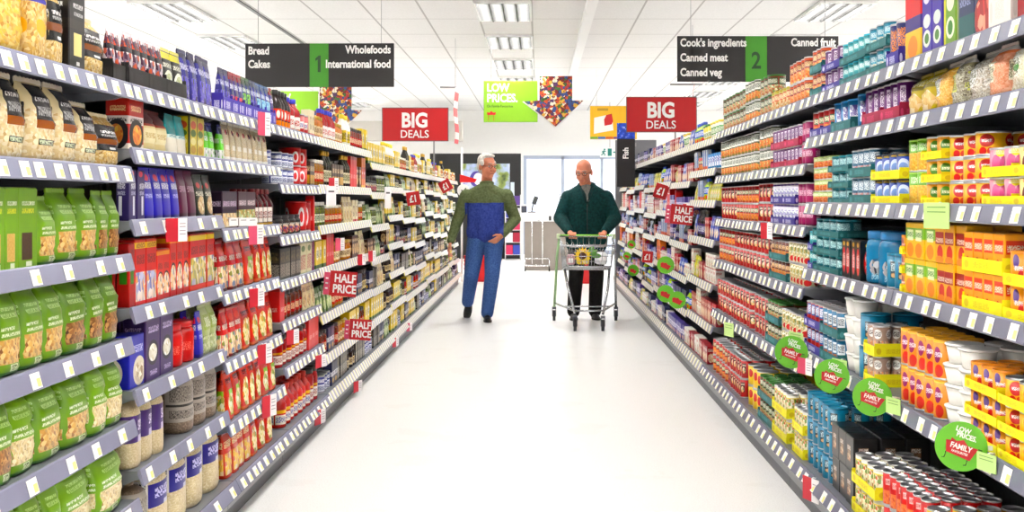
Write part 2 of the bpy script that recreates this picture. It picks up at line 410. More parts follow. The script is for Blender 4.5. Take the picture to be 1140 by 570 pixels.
kind('gbag', 'pouch', .11, .05, .14, 'snack_bag', 'bright green and white bag', 'packet', 'green and white bags', '#6cd021', [B(0, .3, '#f3f3ee'), B(.76, 1, '#2d2f7c'), FD(.15, .85, .05, .3, ['#2c5a18', '#eeeeee', '#6cc021'], 8), T(.15, .85, .5, .62, '#eefbe0', 6)], '#30307c', .25)
kind('thin', 'pouch', .06, .035, .165, 'noodle_packet', 'tall clear packet of noodles', 'noodles', 'tall clear noodle packets', '#e6dcc4', [T(0, 1, .0, 1, '#c4aa7a', 34), B(0, .12, '#f2efe8'), E(.5, .75, .2, .07, '#a83a3a'), R(.2, .8, .3, .42, '#efe9da')], '#e8e2d0', .15)
kind('purb', 'box', .085, .05, .155, 'rice_box', 'dark purple box, white slice', 'box', 'dark purple boxes with a white slice', '#37266f', [R(.55, .8, .1, .48, '#f2f2f6'), E(.45, .92, .25, .06, '#d62a3a'), T(.3, .9, .62, .74, '#f2f2fa', 6), T(.3, .9, .5, .58, '#cfcfe8', 8)], '#2a1d58')
kind('blup', 'pouch', .085, .05, .17, 'rice_pouch', 'royal blue pouch, white lettering', 'pouch', 'royal blue pouches', '#2420b8', [E(.5, .82, .25, .07, '#e02a4a'), T(.15, .9, .6, .72, '#ffffff', 6), T(.2, .85, .42, .5, '#cfd2ff', 7), B(0, .08, '#1a178a')], '#2420b8', .3)
kind('marp', 'pouch', .075, .045, .17, 'rice_pouch', 'plain maroon pouch', 'pouch', 'maroon pouches', '#6a1440', [T(.1, .9, .55, .68, '#c89ab0', 6), B(0, .1, '#4a0c2a')], '#6a1440', .3)
kind('dgrn', 'pouch', .09, .045, .16, 'noodle_pouch', 'dark green pouch of noodles', 'pouch', 'dark green noodle pouches', '#20331f', [FE(.55, .28, .4, .22, ['#f0dca0', '#b8863a', '#f8efd0'], 9), E(.4, .75, .2, .07, '#d8302a'), T(.1, .9, .5, .6, '#f0f0e0', 6)], '#20331f', .3)
kind('redr', 'box', .095, .06, .21, 'rice_box', 'red rice box with yellow stripe', 'rice', 'red rice boxes with a yellow stripe', '#dc2a12', [R(.0, 1, .86, .95, '#f7d22a'), T(.1, .9, .87, .94, '#a84a10', 9), FD(.04, .96, .06, .5, ['#f4f4fa', '#5a6ac8', '#f7e8c0', '#e8a03a', '#ffffff'], 5), T(.12, .88, .62, .76, '#8a1208', 6)], '#b81e0c')
kind('reds', 'box', .08, .055, .18, 'rice_box', 'orange red box with bowl', 'rice', 'orange red boxes with a bowl picture', '#e23a0e', [R(.0, 1, .88, .96, '#f6a01e'), E(.5, .4, .42, .16, '#3a1a10'), FE(.5, .28, .46, .24, ['#fff4dc', '#f2b03a', '#ffffff', '#7a3a10'], 7), T(.15, .85, .6, .72, '#9a1c08', 6), B(0, .1, '#c22a08')], '#b8280a')
kind('redg', 'box', .075, .05, .2, 'rice_box', 'red box with green square', 'rice', 'red boxes with a green square', '#c01712', [R(.2, .8, .36, .68, '#3a8a1f'), T(.1, .9, .8, .9, '#7a0c08', 6)], '#a0100c')
kind('redy', 'box', .085, .055, .21, 'rice_box', 'red and yellow rice box', 'rice', 'red and yellow rice boxes', '#d92f14', [R(0, 1, .88, .97, '#f7dc3a'), FD(.05, .95, .1, .58, ['#f2e6b8', '#d8c23a', '#4f7a2a', '#f7f2e0', '#5a6ab8'], 5), T(.12, .88, .64, .78, '#8a1208', 6), B(0, .08, '#e8481a')], '#b8240e')
kind('bluw', 'box', .105, .07, .165, 'rice_box', 'royal blue box, white picture', 'rice', 'royal blue boxes', '#1f22b8', [E(.65, .3, .4, .28, '#e9dfc8'), FE(.65, .28, .3, .2, ['#f4e8c8', '#a8885a', '#fff8e8'], 8), T(.1, .9, .66, .8, '#dfe2ff', 6)], '#1a1c98')
kind('purw', 'box', .09, .06, .205, 'rice_box', 'purple box with white bowl', 'rice', 'purple boxes with a bowl picture', '#4a2a72', [E(.5, .44, .38, .2, '#1d1424'), FE(.5, .44, .28, .14, ['#fdfbf0', '#d8cfa8', '#ffffff'], 9), T(.2, .9, .76, .86, '#d8c8ee', 7), T(.3, .8, .08, .16, '#c8b8e0', 8)], '#3a205c')
kind('redj', 'jar', .085, .085, .15, 'salt_drum', 'bright red plastic drum', 'drum', 'bright red drums', '#d80f16', [T(.2, .8, .3, .5, '#f06a60', 5)], '#d80f16', .25)
kind('lgrn', 'bag', .09, .06, .19, 'rice_bag', 'pale green grain bag', 'rice', 'pale green grain bags', '#b9c486', [FB(.05, .4, ['#cfd69a', '#8fa05a', '#e6e8c4'], 14), R(.15, .85, .5, .8, '#9ab04a'), T(.2, .8, .55, .75, '#f2f5dc', 6)], '#cdd5a0', .3)
kind('ricp', 'rice', .115, .1, .21, 'rice_bag', 'cream rice bag, purple label', 'rice', 'cream rice bags with a purple label', '#d8c7a0', [FB(0, 1, ['#dccba4', '#c9b58a', '#e6d8b6'], 40), R(-.05, .95, .38, .78, '#4a2a7c'), R(.45, .95, .38, .48, '#c9bfe0'), T(.45, .9, .55, .7, '#e6dcf4', 8), R(-.5, -.05, .38, .78, '#e4dfd2'), T(-.5, -.08, .4, .76, '#6a6470', 24)], '#d8c7a0', .35)
kind('ricb', 'rice', .12, .11, .25, 'rice_bag', 'cream rice bag, blue label', 'rice', 'cream rice bags with a blue label', '#e2d2a8', [FB(0, 1, ['#e6d6ac', '#d2bd8c', '#f0e4c4'], 40), R(.2, 1.1, .48, .8, '#2a2496'), T(.3, .9, .6, .74, '#d6d4ff', 7), R(.5, 1.0, .48, .54, '#cfd0ea'), R(-.4, .2, .48, .86, '#e9e6de'), T(-.38, .17, .5, .84, '#4a4650', 12), R(-.2, .15, .12, .22, '#f4f4f4'), T(-.18, .13, .12, .22, '#111111', 26)], '#e2d2a8', .35)
kind('ricd', 'rice', .12, .1, .23, 'rice_bag', 'brown rice bag, grey print', 'rice', 'brown rice bags', '#8a7460', [FB(0, 1, ['#94806c', '#74604e', '#a8927a'], 40), R(-.1, .75, .2, .88, '#b8aea4'), T(-.02, .66, .54, .8, '#6a625c', 22), T(-.02, .66, .26, .4, '#5a524c', 22), R(-.08, .72, .46, .5, '#3a3430')], '#a8927a', .35)
kind('pupo', 'pouch', .085, .045, .2, 'spice_pouch', 'indigo spice pouch', 'pouch', 'indigo spice pouches', '#34308c', [FD(.1, .9, .08, .5, ['#4a46b8', '#6a5ac8', '#2a2474', '#8a80d8'], 9), T(.1, .9, .62, .74, '#cfcfe8', 5), B(.85, .95, '#26224c')], '#2a2750', .22)
kind('puro', 'pouch', .085, .045, .2, 'spice_pouch', 'red and indigo spice pouch', 'pouch', 'red and indigo spice pouches', '#3a3080', [FD(.1, .9, .08, .45, ['#b81e2e', '#d8404a', '#7a1020'], 9), T(.1, .9, .6, .72, '#d6d6ea', 5), B(.82, .95, '#8a1420')], '#8a1420', .22)
kind('pugr', 'pouch', .085, .045, .2, 'spice_pouch', 'green and indigo spice pouch', 'pouch', 'green and indigo spice pouches', '#35407a', [FD(.1, .9, .08, .6, ['#5aa82a', '#8ad03a', '#2f6a1a'], 9), T(.1, .9, .64, .74, '#dfe8d8', 5), B(.82, .95, '#2f5a2a')], '#2f5a2a', .22)
kind('publ', 'pouch', .085, .045, .2, 'spice_pouch', 'pale blue spice pouch', 'pouch', 'pale blue spice pouches', '#3a4494', [FD(.1, .9, .06, .6, ['#6ab0d8', '#9ad4ea', '#3a6aa8'], 9), T(.1, .9, .64, .74, '#e0ecf6', 5), B(.82, .95, '#2a4a7a')], '#2a4a7a', .22)
kind('ndrk', 'box', .09, .055, .155, 'noodle_box', 'aubergine noodle box', 'noodles', 'aubergine noodle boxes', '#35183c', [FD(.05, .95, .06, .42, ['#f2d890', '#c8923a', '#f8ecc8', '#7a4a2a'], 8), T(.1, .9, .6, .74, '#dcc8e0', 6)], '#28102e')
kind('ndrg', 'box', .09, .055, .155, 'noodle_box', 'maroon box with green salad', 'noodles', 'maroon noodle boxes', '#4a1428', [FD(.05, .95, .06, .5, ['#f4f0d8', '#8ab04a', '#e8b83a', '#5a7a2a'], 7), T(.1, .9, .62, .76, '#f0dce0', 6)], '#380c1c')
kind('marb', 'bottle', .055, .055, .17, 'sauce_bottle', 'slim maroon sauce bottle', 'sauce', 'slim maroon sauce bottles', '#5a0f18', [R(.1, .9, .1, .5, '#f2ece4'), T(.15, .85, .2, .4, '#8a2020', 5), B(.0, .08, '#c8a050')], '#7a1018', .2)
kind('redp', 'pouch', .1, .05, .2, 'rice_pouch', 'red pouch with food picture', 'pouch', 'red food pouches', '#d01a10', [FD(.04, .96, .06, .5, ['#f4c43a', '#fff0cc', '#d8601a', '#8a9a3a', '#7a88c8'], 6), E(.5, .8, .3, .08, '#e84030'), T(.12, .88, .6, .7, '#f8e8d8', 6), B(0, .06, '#8a0c08')], '#b4120c', .25)
kind('redq', 'pouch', .095, .05, .2, 'rice_pouch', 'orange pouch with yellow rice', 'pouch', 'orange rice pouches', '#dd3c12', [FE(.55, .36, .44, .3, ['#f8d83a', '#fff6c0', '#f2a41e', '#8ab03a'], 6), T(.12, .88, .72, .82, '#8a1408', 6), B(0, .08, '#e8661a')], '#c8300c', .25)
kind('redk', 'pouch', .095, .05, .2, 'rice_pouch', 'orange pouch with green stripe', 'pouch', 'orange pouches with a green stripe', '#dc4012', [R(.35, .85, .1, .6, '#9ac83a'), FE(.55, .32, .36, .2, ['#f2f4d0', '#e8c23a', '#6a9a2a'], 7), T(.12, .88, .72, .82, '#8a1408', 6), B(0, .08, '#e2581a')], '#c8300c', .25)
kind('orgp', 'pouch', .11, .055, .21, 'noodle_pouch', 'orange red noodle pouch', 'pouch', 'orange red noodle pouches', '#d8400f', [FD(.08, .92, .08, .55, ['#f7a81e', '#f8d84a', '#d8480f', '#fff0b8'], 6), T(.1, .9, .66, .8, '#ffe8b0', 5)], '#b83008', .25)
kind('sauk', 'bottle', .06, .06, .2, 'sauce_bottle', 'black capped sauce bottle', 'sauce', 'black capped sauce bottles', '#2a0f0a', [R(.05, .95, .06, .2, '#f08a1e'), R(.05, .95, .22, .5, '#d8401c'), E(.5, .36, .2, .1, '#f7efe0')], '#151212', .18)
kind('saub', 'bottle', .07, .07, .19, 'sauce_bottle', 'sauce bottle with blue cap', 'sauce', 'blue capped sauce bottles', '#a82018', [R(.0, 1, .1, .46, '#f6f1ea'), T(.1, .9, .2, .36, '#c8281c', 4), B(.0, .08, '#d8a03a')], '#2a2cb8', .2)
kind('rcan', 'can', .075, .075, .11, 'food_can', 'red can with white label', 'can', 'red cans', '#c41a18', [R(.1, .9, .28, .62, '#f0e8e0'), T(.15, .85, .36, .54, '#2a3a9a', 5), B(.88, 1, '#8a0c0c')], 'tin')
kind('wbox', 'box', .09, .06, .15, 'stock_box', 'cream box with brown oval', 'box', 'cream boxes', '#f0e4c6', [E(.5, .5, .36, .26, '#8a5a2a'), FE(.5, .5, .26, .18, ['#d8b070', '#f4e4b8', '#6a3a18'], 7), B(0, .12, '#c8201c')], '#e4d6b4')
kind('btin', 'can', .08, .08, .08, 'food_can', 'small blue and white can', 'can', 'blue and white cans', '#26318c', [R(.05, .95, .1, .5, '#e8ecf6'), T(.1, .9, .18, .42, '#26318c', 5), T(.1, .9, .6, .8, '#ffffff', 6)], 'tin')
kind('rtin', 'can', .09, .09, .1, 'food_can', 'scarlet can with white mark', 'can', 'scarlet cans', '#d8141c', [E(.5, .5, .22, .3, '#f8f0ee'), E(.5, .5, .12, .18, '#d8141c'), B(0, .1, '#a80c12')], '#c01018')
kind('brwb', 'box', .07, .05, .14, 'gravy_box', 'dark brown carton', 'box', 'dark brown cartons', '#4a2414', [R(.1, .9, .1, .45, '#d8a848'), T(.1, .9, .6, .8, '#f0d8a8', 5)], '#3a1a0c')
kind('trdb', 'box', .08, .06, .24, 'gravy_box', 'tall plain red carton', 'box', 'tall red cartons', '#e0141a', [T(.2, .8, .3, .42, '#f8c8c0', 5), B(.9, 1, '#b80c10')], '#c01014')
kind('pslm', 'box', .055, .04, .19, 'sachet_box', 'slim red and purple carton', 'box', 'slim red and purple cartons', '#a01a4a', [R(.5, 1, 0, 1, '#3a3ab0'), R(.3, .62, .1, .9, '#f0ecf4'), T(.3, .62, .2, .8, '#a01a4a', 4)], '#7a1438')
kind('kjar', 'jar', .075, .075, .1, 'relish_jar', 'short black labelled jar', 'jar', 'short black labelled jars', '#1f1a1c', [R(.0, 1, .12, .6, '#2f2a30'), FE(.5, .32, .4, .22, ['#2a4a9a', '#d85a2a', '#d8c8a8'], 6), T(.1, .9, .48, .6, '#e0dcd0', 6)], '#201c20', .2)
kind('kbox', 'box', .09, .05, .155, 'noodle_box', 'black carton with cream print', 'box', 'black cartons', '#23211f', [T(.08, .92, .08, .5, '#b8b0a0', 5), FD(.1, .9, .55, .88, ['#6a5a3a', '#2a2620', '#8a7a4a'], 7)], '#1a1816')
kind('cbox', 'box', .085, .05, .165, 'noodle_box', 'pale cream carton, red pattern', 'box', 'pale cream cartons', '#ece6c0', [T(.1, .9, .12, .6, '#b83a2a', 4), E(.5, .8, .3, .1, '#6a8a3a')], '#dcd6ac')
kind('bsau', 'jar', .075, .075, .14, 'sauce_jar', 'brown sauce jar, red label', 'jar', 'brown sauce jars', '#7a2c10', [R(.05, .95, .15, .55, '#b8201a'), T(.1, .9, .25, .48, '#f4d8b0', 5)], '#241a16', .18)
kind('rsau', 'jar', .075, .075, .15, 'sauce_jar', 'red sauce jar, dark lid', 'jar', 'red sauce jars', '#b01c0e', [R(.05, .95, .12, .4, '#f2e4d8'), T(.1, .9, .18, .34, '#a81c10', 5), B(.44, .5, '#e8a02a')], '#2a1a16', .18)
kind('osau', 'bottle', .07, .07, .2, 'sauce_bottle', 'orange red sauce bottle', 'sauce', 'orange red sauce bottles', '#c8300c', [R(.05, .95, .1, .34, '#f4ead8'), T(.1, .9, .15, .3, '#3a3aa0', 5), B(.38, .46, '#f0b82a')], '#c8200c', .18)
# left aisle, far bays
kind('ambj', 'jar', .08, .08, .13, 'relish_jar', 'amber jar with gold lid', 'jar', 'amber jars', '#c8761c', [R(.05, .95, .15, .55, '#f2dcae'), T(.1, .9, .25, .48, '#7a3a14', 5)], 'gold', .15)
kind('yelb', 'box', .1, .06, .16, 'cracker_box', 'yellow carton with dark print', 'box', 'yellow cartons', '#e8c83a', [E(.5, .55, .34, .24, '#f4f0dc'), T(.2, .8, .4, .66, '#4a3a1a', 5), B(0, .14, '#3a6a2a')], '#d0b02a')
kind('dbot', 'bottle', .065, .065, .24, 'oil_bottle', 'dark bottle with pale label', 'bottle', 'dark bottles', '#2a2410', [R(.05, .95, .12, .45, '#e8e0c0'), T(.1, .9, .2, .4, '#4a5a1c', 5)], 'gold', .12)
kind('crpk', 'pouch', .1, .05, .17, 'snack_bag', 'cream packet with brown food', 'packet', 'cream packets', '#efe2b6', [FE(.5, .3, .42, .24, ['#b87a3a', '#f0d89a', '#7a4a1c'], 7), T(.1, .9, .64, .8, '#8a4a1c', 5)], '#e0d0a0', .3)
kind('orab', 'box', .09, .06, .22, 'tea_box', 'tall orange carton', 'box', 'tall orange cartons', '#e07818', [E(.5, .5, .36, .2, '#3a3a8a'), E(.5, .5, .3, .15, '#d8304a'), T(.25, .75, .46, .54, '#ffffff', 5), B(0, .1, '#f4c03a')], '#c8600c')
kind('olvj', 'jar', .075, .075, .14, 'pickle_jar', 'green olive jar', 'jar', 'green olive jars', '#5a6a1c', [R(.05, .95, .15, .5, '#e8e8c8'), T(.1, .9, .22, .44, '#2a5a2a', 5), FB(.55, .78, ['#7a8a2a', '#4a5a14', '#9aa03a'], 8)], '#d8d8d0', .15)
kind('choc', 'box', .09, .05, .15, 'tea_box', 'chocolate brown carton', 'box', 'chocolate brown cartons', '#5a2a16', [FE(.5, .4, .4, .24, ['#d8a24a', '#f4dca0', '#8a4a1c'], 6), T(.1, .9, .72, .86, '#f0d8b0', 5)], '#46200f')
kind('navb', 'box', .09, .05, .14, 'tea_box', 'navy carton with white band', 'box', 'navy cartons', '#22285c', [B(.4, .58, '#e8e8f0'), T(.1, .9, .42, .56, '#22285c', 5), E(.5, .2, .3, .1, '#c8a03a')], '#1a1e4a')
kind('grnp', 'pouch', .09, .05, .16, 'herb_pouch', 'leaf green pouch', 'pouch', 'leaf green pouches', '#4f7a28', [FE(.5, .34, .4, .24, ['#d8e0a0', '#8ab04a', '#f4f0d0'], 7), T(.1, .9, .66, .8, '#f0f4e0', 5)], '#3f6a1c', .3)
kind('whtb', 'bottle', .07, .07, .21, 'dressing_bottle', 'white bottle with yellow cap', 'bottle', 'white bottles', '#efece2', [R(.1, .9, .12, .5, '#d8b83a'), T(.15, .85, .2, .42, '#3a4a1c', 5)], '#e8d02a', .2)
kind('tanj', 'jar', .07, .07, .12, 'spread_jar', 'tan spread jar', 'jar', 'tan spread jars', '#a8702c', [R(.05, .95, .15, .55, '#c83a1c'), T(.1, .9, .25, .48, '#fbe8c0', 5)], '#f0ece0', .18)
kind('brdj', 'jar', .075, .075, .13, 'coffee_jar', 'dark brown jar, cream label', 'jar', 'dark brown jars', '#3a1c0e', [R(.1, .9, .16, .52, '#e8d4a0'), T(.15, .85, .24, .46, '#5a2a14', 5)], '#2a1610', .16)
# right aisle
def canl(lab, txt, band=None, food=None):
    L = []
    if food: L.append(FD(.02, .98, .06, .48, food, 7))
    L += [R(.05, .95, .5, .84, lab), T(.1, .9, .56, .78, txt, 5)]
    if band: L += [B(.9, 1, band), B(0, .06, band)]
    return L
kind('cbl', 'can', .074, .074, .095, 'vegetable_can', 'teal blue vegetable can', 'can', 'teal blue cans', '#1f86a4', canl('#2a9ab8', '#e8f4f6', '#176a80', ['#d8ecee', '#4aa0b4', '#f4e8c0']), 'tin')
kind('ctq', 'can', .074, .074, .08, 'vegetable_can', 'short turquoise can', 'can', 'short turquoise cans', '#3a9ea6', canl('#56b6ba', '#f2fafa', '#2a7a84'), '#2fb0c8')
kind('cor', 'can', .074, .074, .1, 'soup_can', 'orange soup can', 'can', 'orange soup cans', '#d8601c', canl('#8a2a14', '#f8dca8', '#b8440e', ['#f2a03a', '#d8501c', '#f8d88a']), 'tin')
kind('csp', 'can', .074, .074, .105, 'soup_can', 'green rimmed vegetable soup can', 'can', 'vegetable soup cans', '#8a2c1a', canl('#2f5a2a', '#f0ecd8', '#3a7a30', ['#d8c88a', '#c84a2a', '#6a9a3a', '#f0e8c8']), '#3a7a30')
kind('cye', 'can', .074, .074, .105, 'soup_can', 'cream and orange soup can', 'can', 'cream and orange soup cans', '#d8cf7a', canl('#c84a2a', '#f8ecc0', '#c8b83a', ['#f4ecd0', '#d8a84a', '#e86a2a', '#7a9a3a']), '#c8b83a')
kind('cpu', 'can', .074, .074, .095, 'bean_can', 'purple can with white panel', 'can', 'purple cans', '#6a1478', [R(.3, .7, .35, .85, '#f4e8f6'), T(.32, .68, .4, .8, '#6a1478', 5), B(.1, .28, '#a02aa0'), T(.1, .9, .12, .26, '#f4d8f0', 6)], 'tin')
kind('cwg', 'can', .074, .074, .115, 'vegetable_can', 'white labelled sweetcorn can', 'can', 'white labelled vegetable cans', '#4a5a30', [R(.05, .95, .52, .88, '#eeeee4'), T(.1, .9, .6, .82, '#5a6a5a', 5), FD(.02, .98, .08, .46, ['#f0a83a', '#e86a1c', '#f8d86a', '#4a6a2a'], 6)], 'tin')
kind('crd', 'can', .074, .074, .105, 'tomato_can', 'red tomato can, black panel', 'can', 'red tomato cans', '#c41208', [R(.2, .8, .3, .82, '#4a0c08'), FE(.5, .45, .22, .16, ['#f8d8a0', '#e8b04a', '#fff0d8', '#6a8a2a'], 6), T(.25, .75, .66, .76, '#f0d8c0', 6)], 'tin')
kind('crg', 'can', .074, .074, .105, 'tomato_can', 'red can with green band', 'can', 'red cans with a green band', '#c81a0c', [R(.1, .9, .5, .76, '#2f5a1c'), T(.15, .85, .54, .72, '#f4ecc8', 5), FD(.1, .9, .1, .44, ['#e83a14', '#f8c03a', '#b81408'], 6)], 'tin')
kind('cwp', 'can', .078, .078, .1, 'bean_can', 'white and violet can', 'can', 'white and violet cans', '#e9e4f2', [FD(.0, 1, .3, .7, ['#f8f8fa', '#5a48b8', '#f0f0f8', '#8ab04a'], 5), B(0, .2, '#4a3ab0'), T(.1, .9, .03, .17, '#ffffff', 6), B(.86, 1, '#5a3aa0')], 'tin')
kind('cmg', 'can', .074, .074, .1, 'bean_can', 'plain magenta can', 'can', 'magenta cans', '#b01468', [T(.15, .85, .4, .65, '#f4c8e0', 5), B(.0, .12, '#7a0c48')], 'tin')
kind('cbr', 'can', .074, .074, .1, 'soup_can', 'brown and orange chilli can', 'can', 'brown and orange cans', '#8a3a18', canl('#6a2410', '#f4c890', '#4a1c0c', ['#e89a3a', '#c8501c', '#d8b85a']), 'tin')
kind('ccr', 'can', .074, .074, .1, 'soup_can', 'cream can, red swirl', 'can', 'cream cans with a red swirl', '#efe6bc', [FD(.02, .98, .3, .9, ['#f6f0d8', '#c8a83a', '#7a8a3a', '#fff8e0'], 6), E(.6, .2, .4, .14, '#d83018')], 'tin')
kind('cca', 'can', .08, .08, .05, 'carrot_can', 'short carrot can', 'can', 'short carrot cans', '#d8641c', [FB(0, .6, ['#e87a1c', '#c8480c', '#f8b04a'], 9), B(.6, 1, '#b8d07a'), T(.1, .9, .66, .9, '#f8f8e0', 6)], '#b8d07a')
kind('ctl', 'can', .078, .078, .055, 'tuna_can', 'short teal tuna can', 'can', 'short teal tuna cans', '#1a7a8a', [T(.1, .9, .4, .8, '#bfe8ea', 6), B(0, .2, '#126070')], '#1f8a9a')
kind('ctb', 'can', .08, .08, .085, 'tuna_can', 'blue fish can, pale picture', 'can', 'blue fish cans', '#2a4ab0', [E(.5, .45, .42, .32, '#cfdcf4'), E(.5, .42, .3, .2, '#7a9ad8'), B(.84, 1, '#1a1c3a'), T(.15, .85, .86, .98, '#f0c83a', 6)], '#1a1c3a')
kind('ctw', 'can', .075, .075, .1, 'fish_can', 'slate blue fish can', 'can', 'slate blue fish cans', '#4a7a9a', [FD(.02, .98, .05, .4, ['#c8502a', '#e8e8f0', '#4a7a9a'], 6), T(.1, .9, .5, .85, '#f4f8fa', 4)], 'tin')
kind('cob', 'can', .075, .075, .12, 'bean_can', 'navy can with orange letters', 'can', 'navy cans with orange letters', '#23307a', [T(.1, .9, .35, .85, '#f0902a', 3), B(.0, .2, '#2a2ca0')], 'tin')
kind('clb', 'can', .08, .08, .11, 'milk_can', 'sky blue and white can', 'can', 'sky blue and white cans', '#2a86c8', [FD(.2, .8, .2, .8, ['#f4f6fa', '#e8eef8', '#6a4ab0', '#f4f6fa'], 5), T(.25, .75, .45, .7, '#5a3aa0', 4)], '#2a86c8')
kind('ccorn', 'can', .085, .085, .105, 'sweetcorn_can', 'green and yellow sweetcorn can', 'can', 'sweetcorn cans', '#7ac02a', [FB(.05, .6, ['#f4c82a', '#e8a818', '#f8e06a'], 12), T(.1, .9, .66, .86, '#e8f8d0', 4)], '#9ad04a')
kind('cfr', 'can', .085, .085, .068, 'fruit_can', 'short yellow fruit can', 'can', 'short yellow fruit cans', '#f7b81a', [E(.5, .62, .3, .26, '#c8182a'), E(.35, .2, .16, .16, '#d82a1c'), E(.66, .2, .14, .14, '#e04a1c'), T(.3, .7, .56, .68, '#ffffff', 6)], 'tin')
kind('cfo', 'can', .085, .085, .068, 'fruit_can', 'short amber fruit can', 'can', 'short amber fruit cans', '#f2a818', [E(.5, .55, .28, .26, '#5a9a2a'), E(.4, .2, .2, .14, '#f07a14'), T(.3, .7, .5, .62, '#fff8d8', 6)], 'tin')
kind('cpk', 'can', .08, .08, .075, 'fruit_can', 'pink and cream fruit can', 'can', 'pink fruit cans', '#e8a0b8', [E(.3, .4, .24, .34, '#d8508a'), E(.7, .4, .24, .34, '#c83a7a'), E(.5, .82, .2, .14, '#f8e04a'), T(.2, .8, .76, .92, '#f8f0d8', 6)], 'tin')
kind('cbn', 'can', .08, .08, .075, 'fruit_can', 'cream can with berries', 'can', 'cream berry cans', '#f0dc9a', [E(.3, .35, .2, .3, '#7a2a1c'), E(.7, .42, .26, .34, '#e8843a'), T(.2, .8, .78, .94, '#c82a2a', 6), B(0, .1, '#e8c83a')], 'tin')
kind('jug', 'box', .07, .07, .115, 'juice_carton', 'yellow juice carton, green top', 'juice', 'yellow and green juice cartons', '#f4c62a', [B(.55, .85, '#8ac04a'), R(.2, .8, .5, .8, '#eef4cc'), E(.5, .24, .34, .2, '#f08a14'), T(.2, .8, .6, .74, '#3a8a2a', 5)], '#e8b41e')
kind('jor', 'box', .07, .07, .115, 'juice_carton', 'orange juice carton, red panel', 'juice', 'orange juice cartons', '#f6a81c', [R(.08, .92, .5, .84, '#e8481c'), T(.12, .88, .56, .72, '#fff4d8', 5), E(.4, .2, .2, .16, '#d8201c'), B(0, .1, '#f8d84a')], '#e8941a')
kind('jrd', 'box', .07, .07, .115, 'juice_carton', 'yellow carton with red cherry', 'juice', 'yellow cherry cartons', '#f4b41e', [R(.05, .95, .48, .8, '#b01c1c'), T(.1, .9, .52, .64, '#f8e0d0', 5), E(.55, .26, .3, .2, '#d8281c'), E(.5, .08, .4, .1, '#f08c1c')], '#e8a01a')
kind('jmu', 'can', .075, .075, .075, 'fruit_can', 'amber can with purple berries', 'can', 'amber berry cans', '#f0a02a', [E(.3, .7, .18, .2, '#5a2a8a'), E(.66, .3, .24, .2, '#d82a1c'), T(.2, .8, .42, .56, '#f8ecf8', 5), B(0, .1, '#f8cf3a')], '#e88a1a')
kind('cbe', 'can', .074, .074, .105, 'fruit_can', 'grey and orange fruit can', 'can', 'grey and orange cans', '#b89a8a', [E(.5, .72, .34, .16, '#f4f0ec'), T(.2, .8, .64, .8, '#4a2a3a', 5), FD(.05, .95, .1, .5, ['#e88a2a', '#d8c8b8', '#8a4a3a'], 6)], 'tin')
kind('cpc', 'can', .1, .1, .12, 'peach_can', 'large orange peach can', 'can', 'large peach cans', '#f09a18', [E(.3, .62, .22, .2, '#a01c6a'), T(.1, .6, .56, .68, '#f8e8f0', 5), E(.4, .22, .26, .16, '#e03a1c'), B(.92, 1, '#f8c84a')], '#f2b02a')
kind('tubw', 'tub', .09, .09, .085, 'pudding_pot', 'white plastic pudding pot', 'pot', 'white pudding pots', '#f4f1ec', [], '#f8f6f2', .3)
kind('bean', 'can', .074, .074, .11, 'bean_can', 'scarlet baked bean can', 'can', 'scarlet baked bean cans', '#d0161c', [FD(.04, .96, .06, .46, ['#f06a24', '#f8963a', '#d8380c'], 9), R(.3, .66, .62, .8, '#f0b8b4'), T(.32, .64, .66, .76, '#b81018', 7)], 'tin')
kind('beay', 'can', .074, .074, .11, 'bean_can', 'yellow and white pasta can', 'can', 'yellow and white pasta cans', '#f0d62a', [FD(.02, .98, .25, .8, ['#f8f4e4', '#f0e8c0', '#d8602a', '#7aa03a', '#f8f4e4'], 5), B(.84, 1, '#f4f0e0')], 'tin')
kind('beal', 'can', .085, .085, .11, 'bean_can', 'plain yellow can, red mark', 'can', 'plain yellow cans', '#f2cf1e', [E(.3, .6, .2, .2, '#c81c1c'), T(.5, .95, .3, .8, '#c8a818', 9)], 'tin')
kind('blk', 'box', .08, .07, .125, 'ravioli_box', 'black carton, orange panel', 'box', 'black cartons with an orange panel', '#1d1a1a', [R(.2, .62, .25, .72, '#8a5a3a'), FD(.22, .6, .28, .55, ['#d8a06a', '#5a2a1c', '#f0d0a0'], 7), T(.22, .6, .58, .7, '#e8e0d8', 6)], '#141212', .3)
kind('blr', 'box', .058, .05, .14, 'curry_box', 'black carton, red chilli', 'box', 'black cartons with a red chilli', '#171314', [E(.5, .45, .3, .34, '#d81c24'), T(.3, .7, .3, .64, '#f8e8e0', 4), E(.5, .88, .2, .06, '#d8a83a')], '#171314', .3)
kind('bigt', 'jar', .15, .15, .16, 'gravy_drum', 'wide blue gravy drum', 'drum', 'blue gravy drums', '#1c84b4', [FE(.5, .32, .3, .16, ['#e8f0f4', '#3a2a2a', '#2a8ab8'], 6), T(.3, .8, .08, .2, '#a8d8ea', 6)], '#1a78b4', .25)
kind('btl', 'can', .074, .074, .105, 'vegetable_can', 'deep blue can, white label', 'can', 'deep blue cans', '#1c78a8', [R(.15, .85, .4, .8, '#e8eef2'), T(.2, .8, .48, .74, '#3a4a6a', 4), FD(.1, .9, .05, .36, ['#d8a05a', '#c8501c', '#3a7ab0'], 6)], 'tin')
kind('bpk', 'can', .085, .085, .12, 'noodle_pot', 'tall blue pot, dark panel', 'pot', 'tall blue pots with a dark panel', '#1788ae', [R(.3, .8, .3, .78, '#2a4a58'), T(.34, .76, .5, .72, '#d8ecf2', 5), FE(.55, .38, .2, .07, ['#e8c08a', '#a8602a'], 6), B(.92, 1, '#0f6a8a')], '#1788ae', .3)
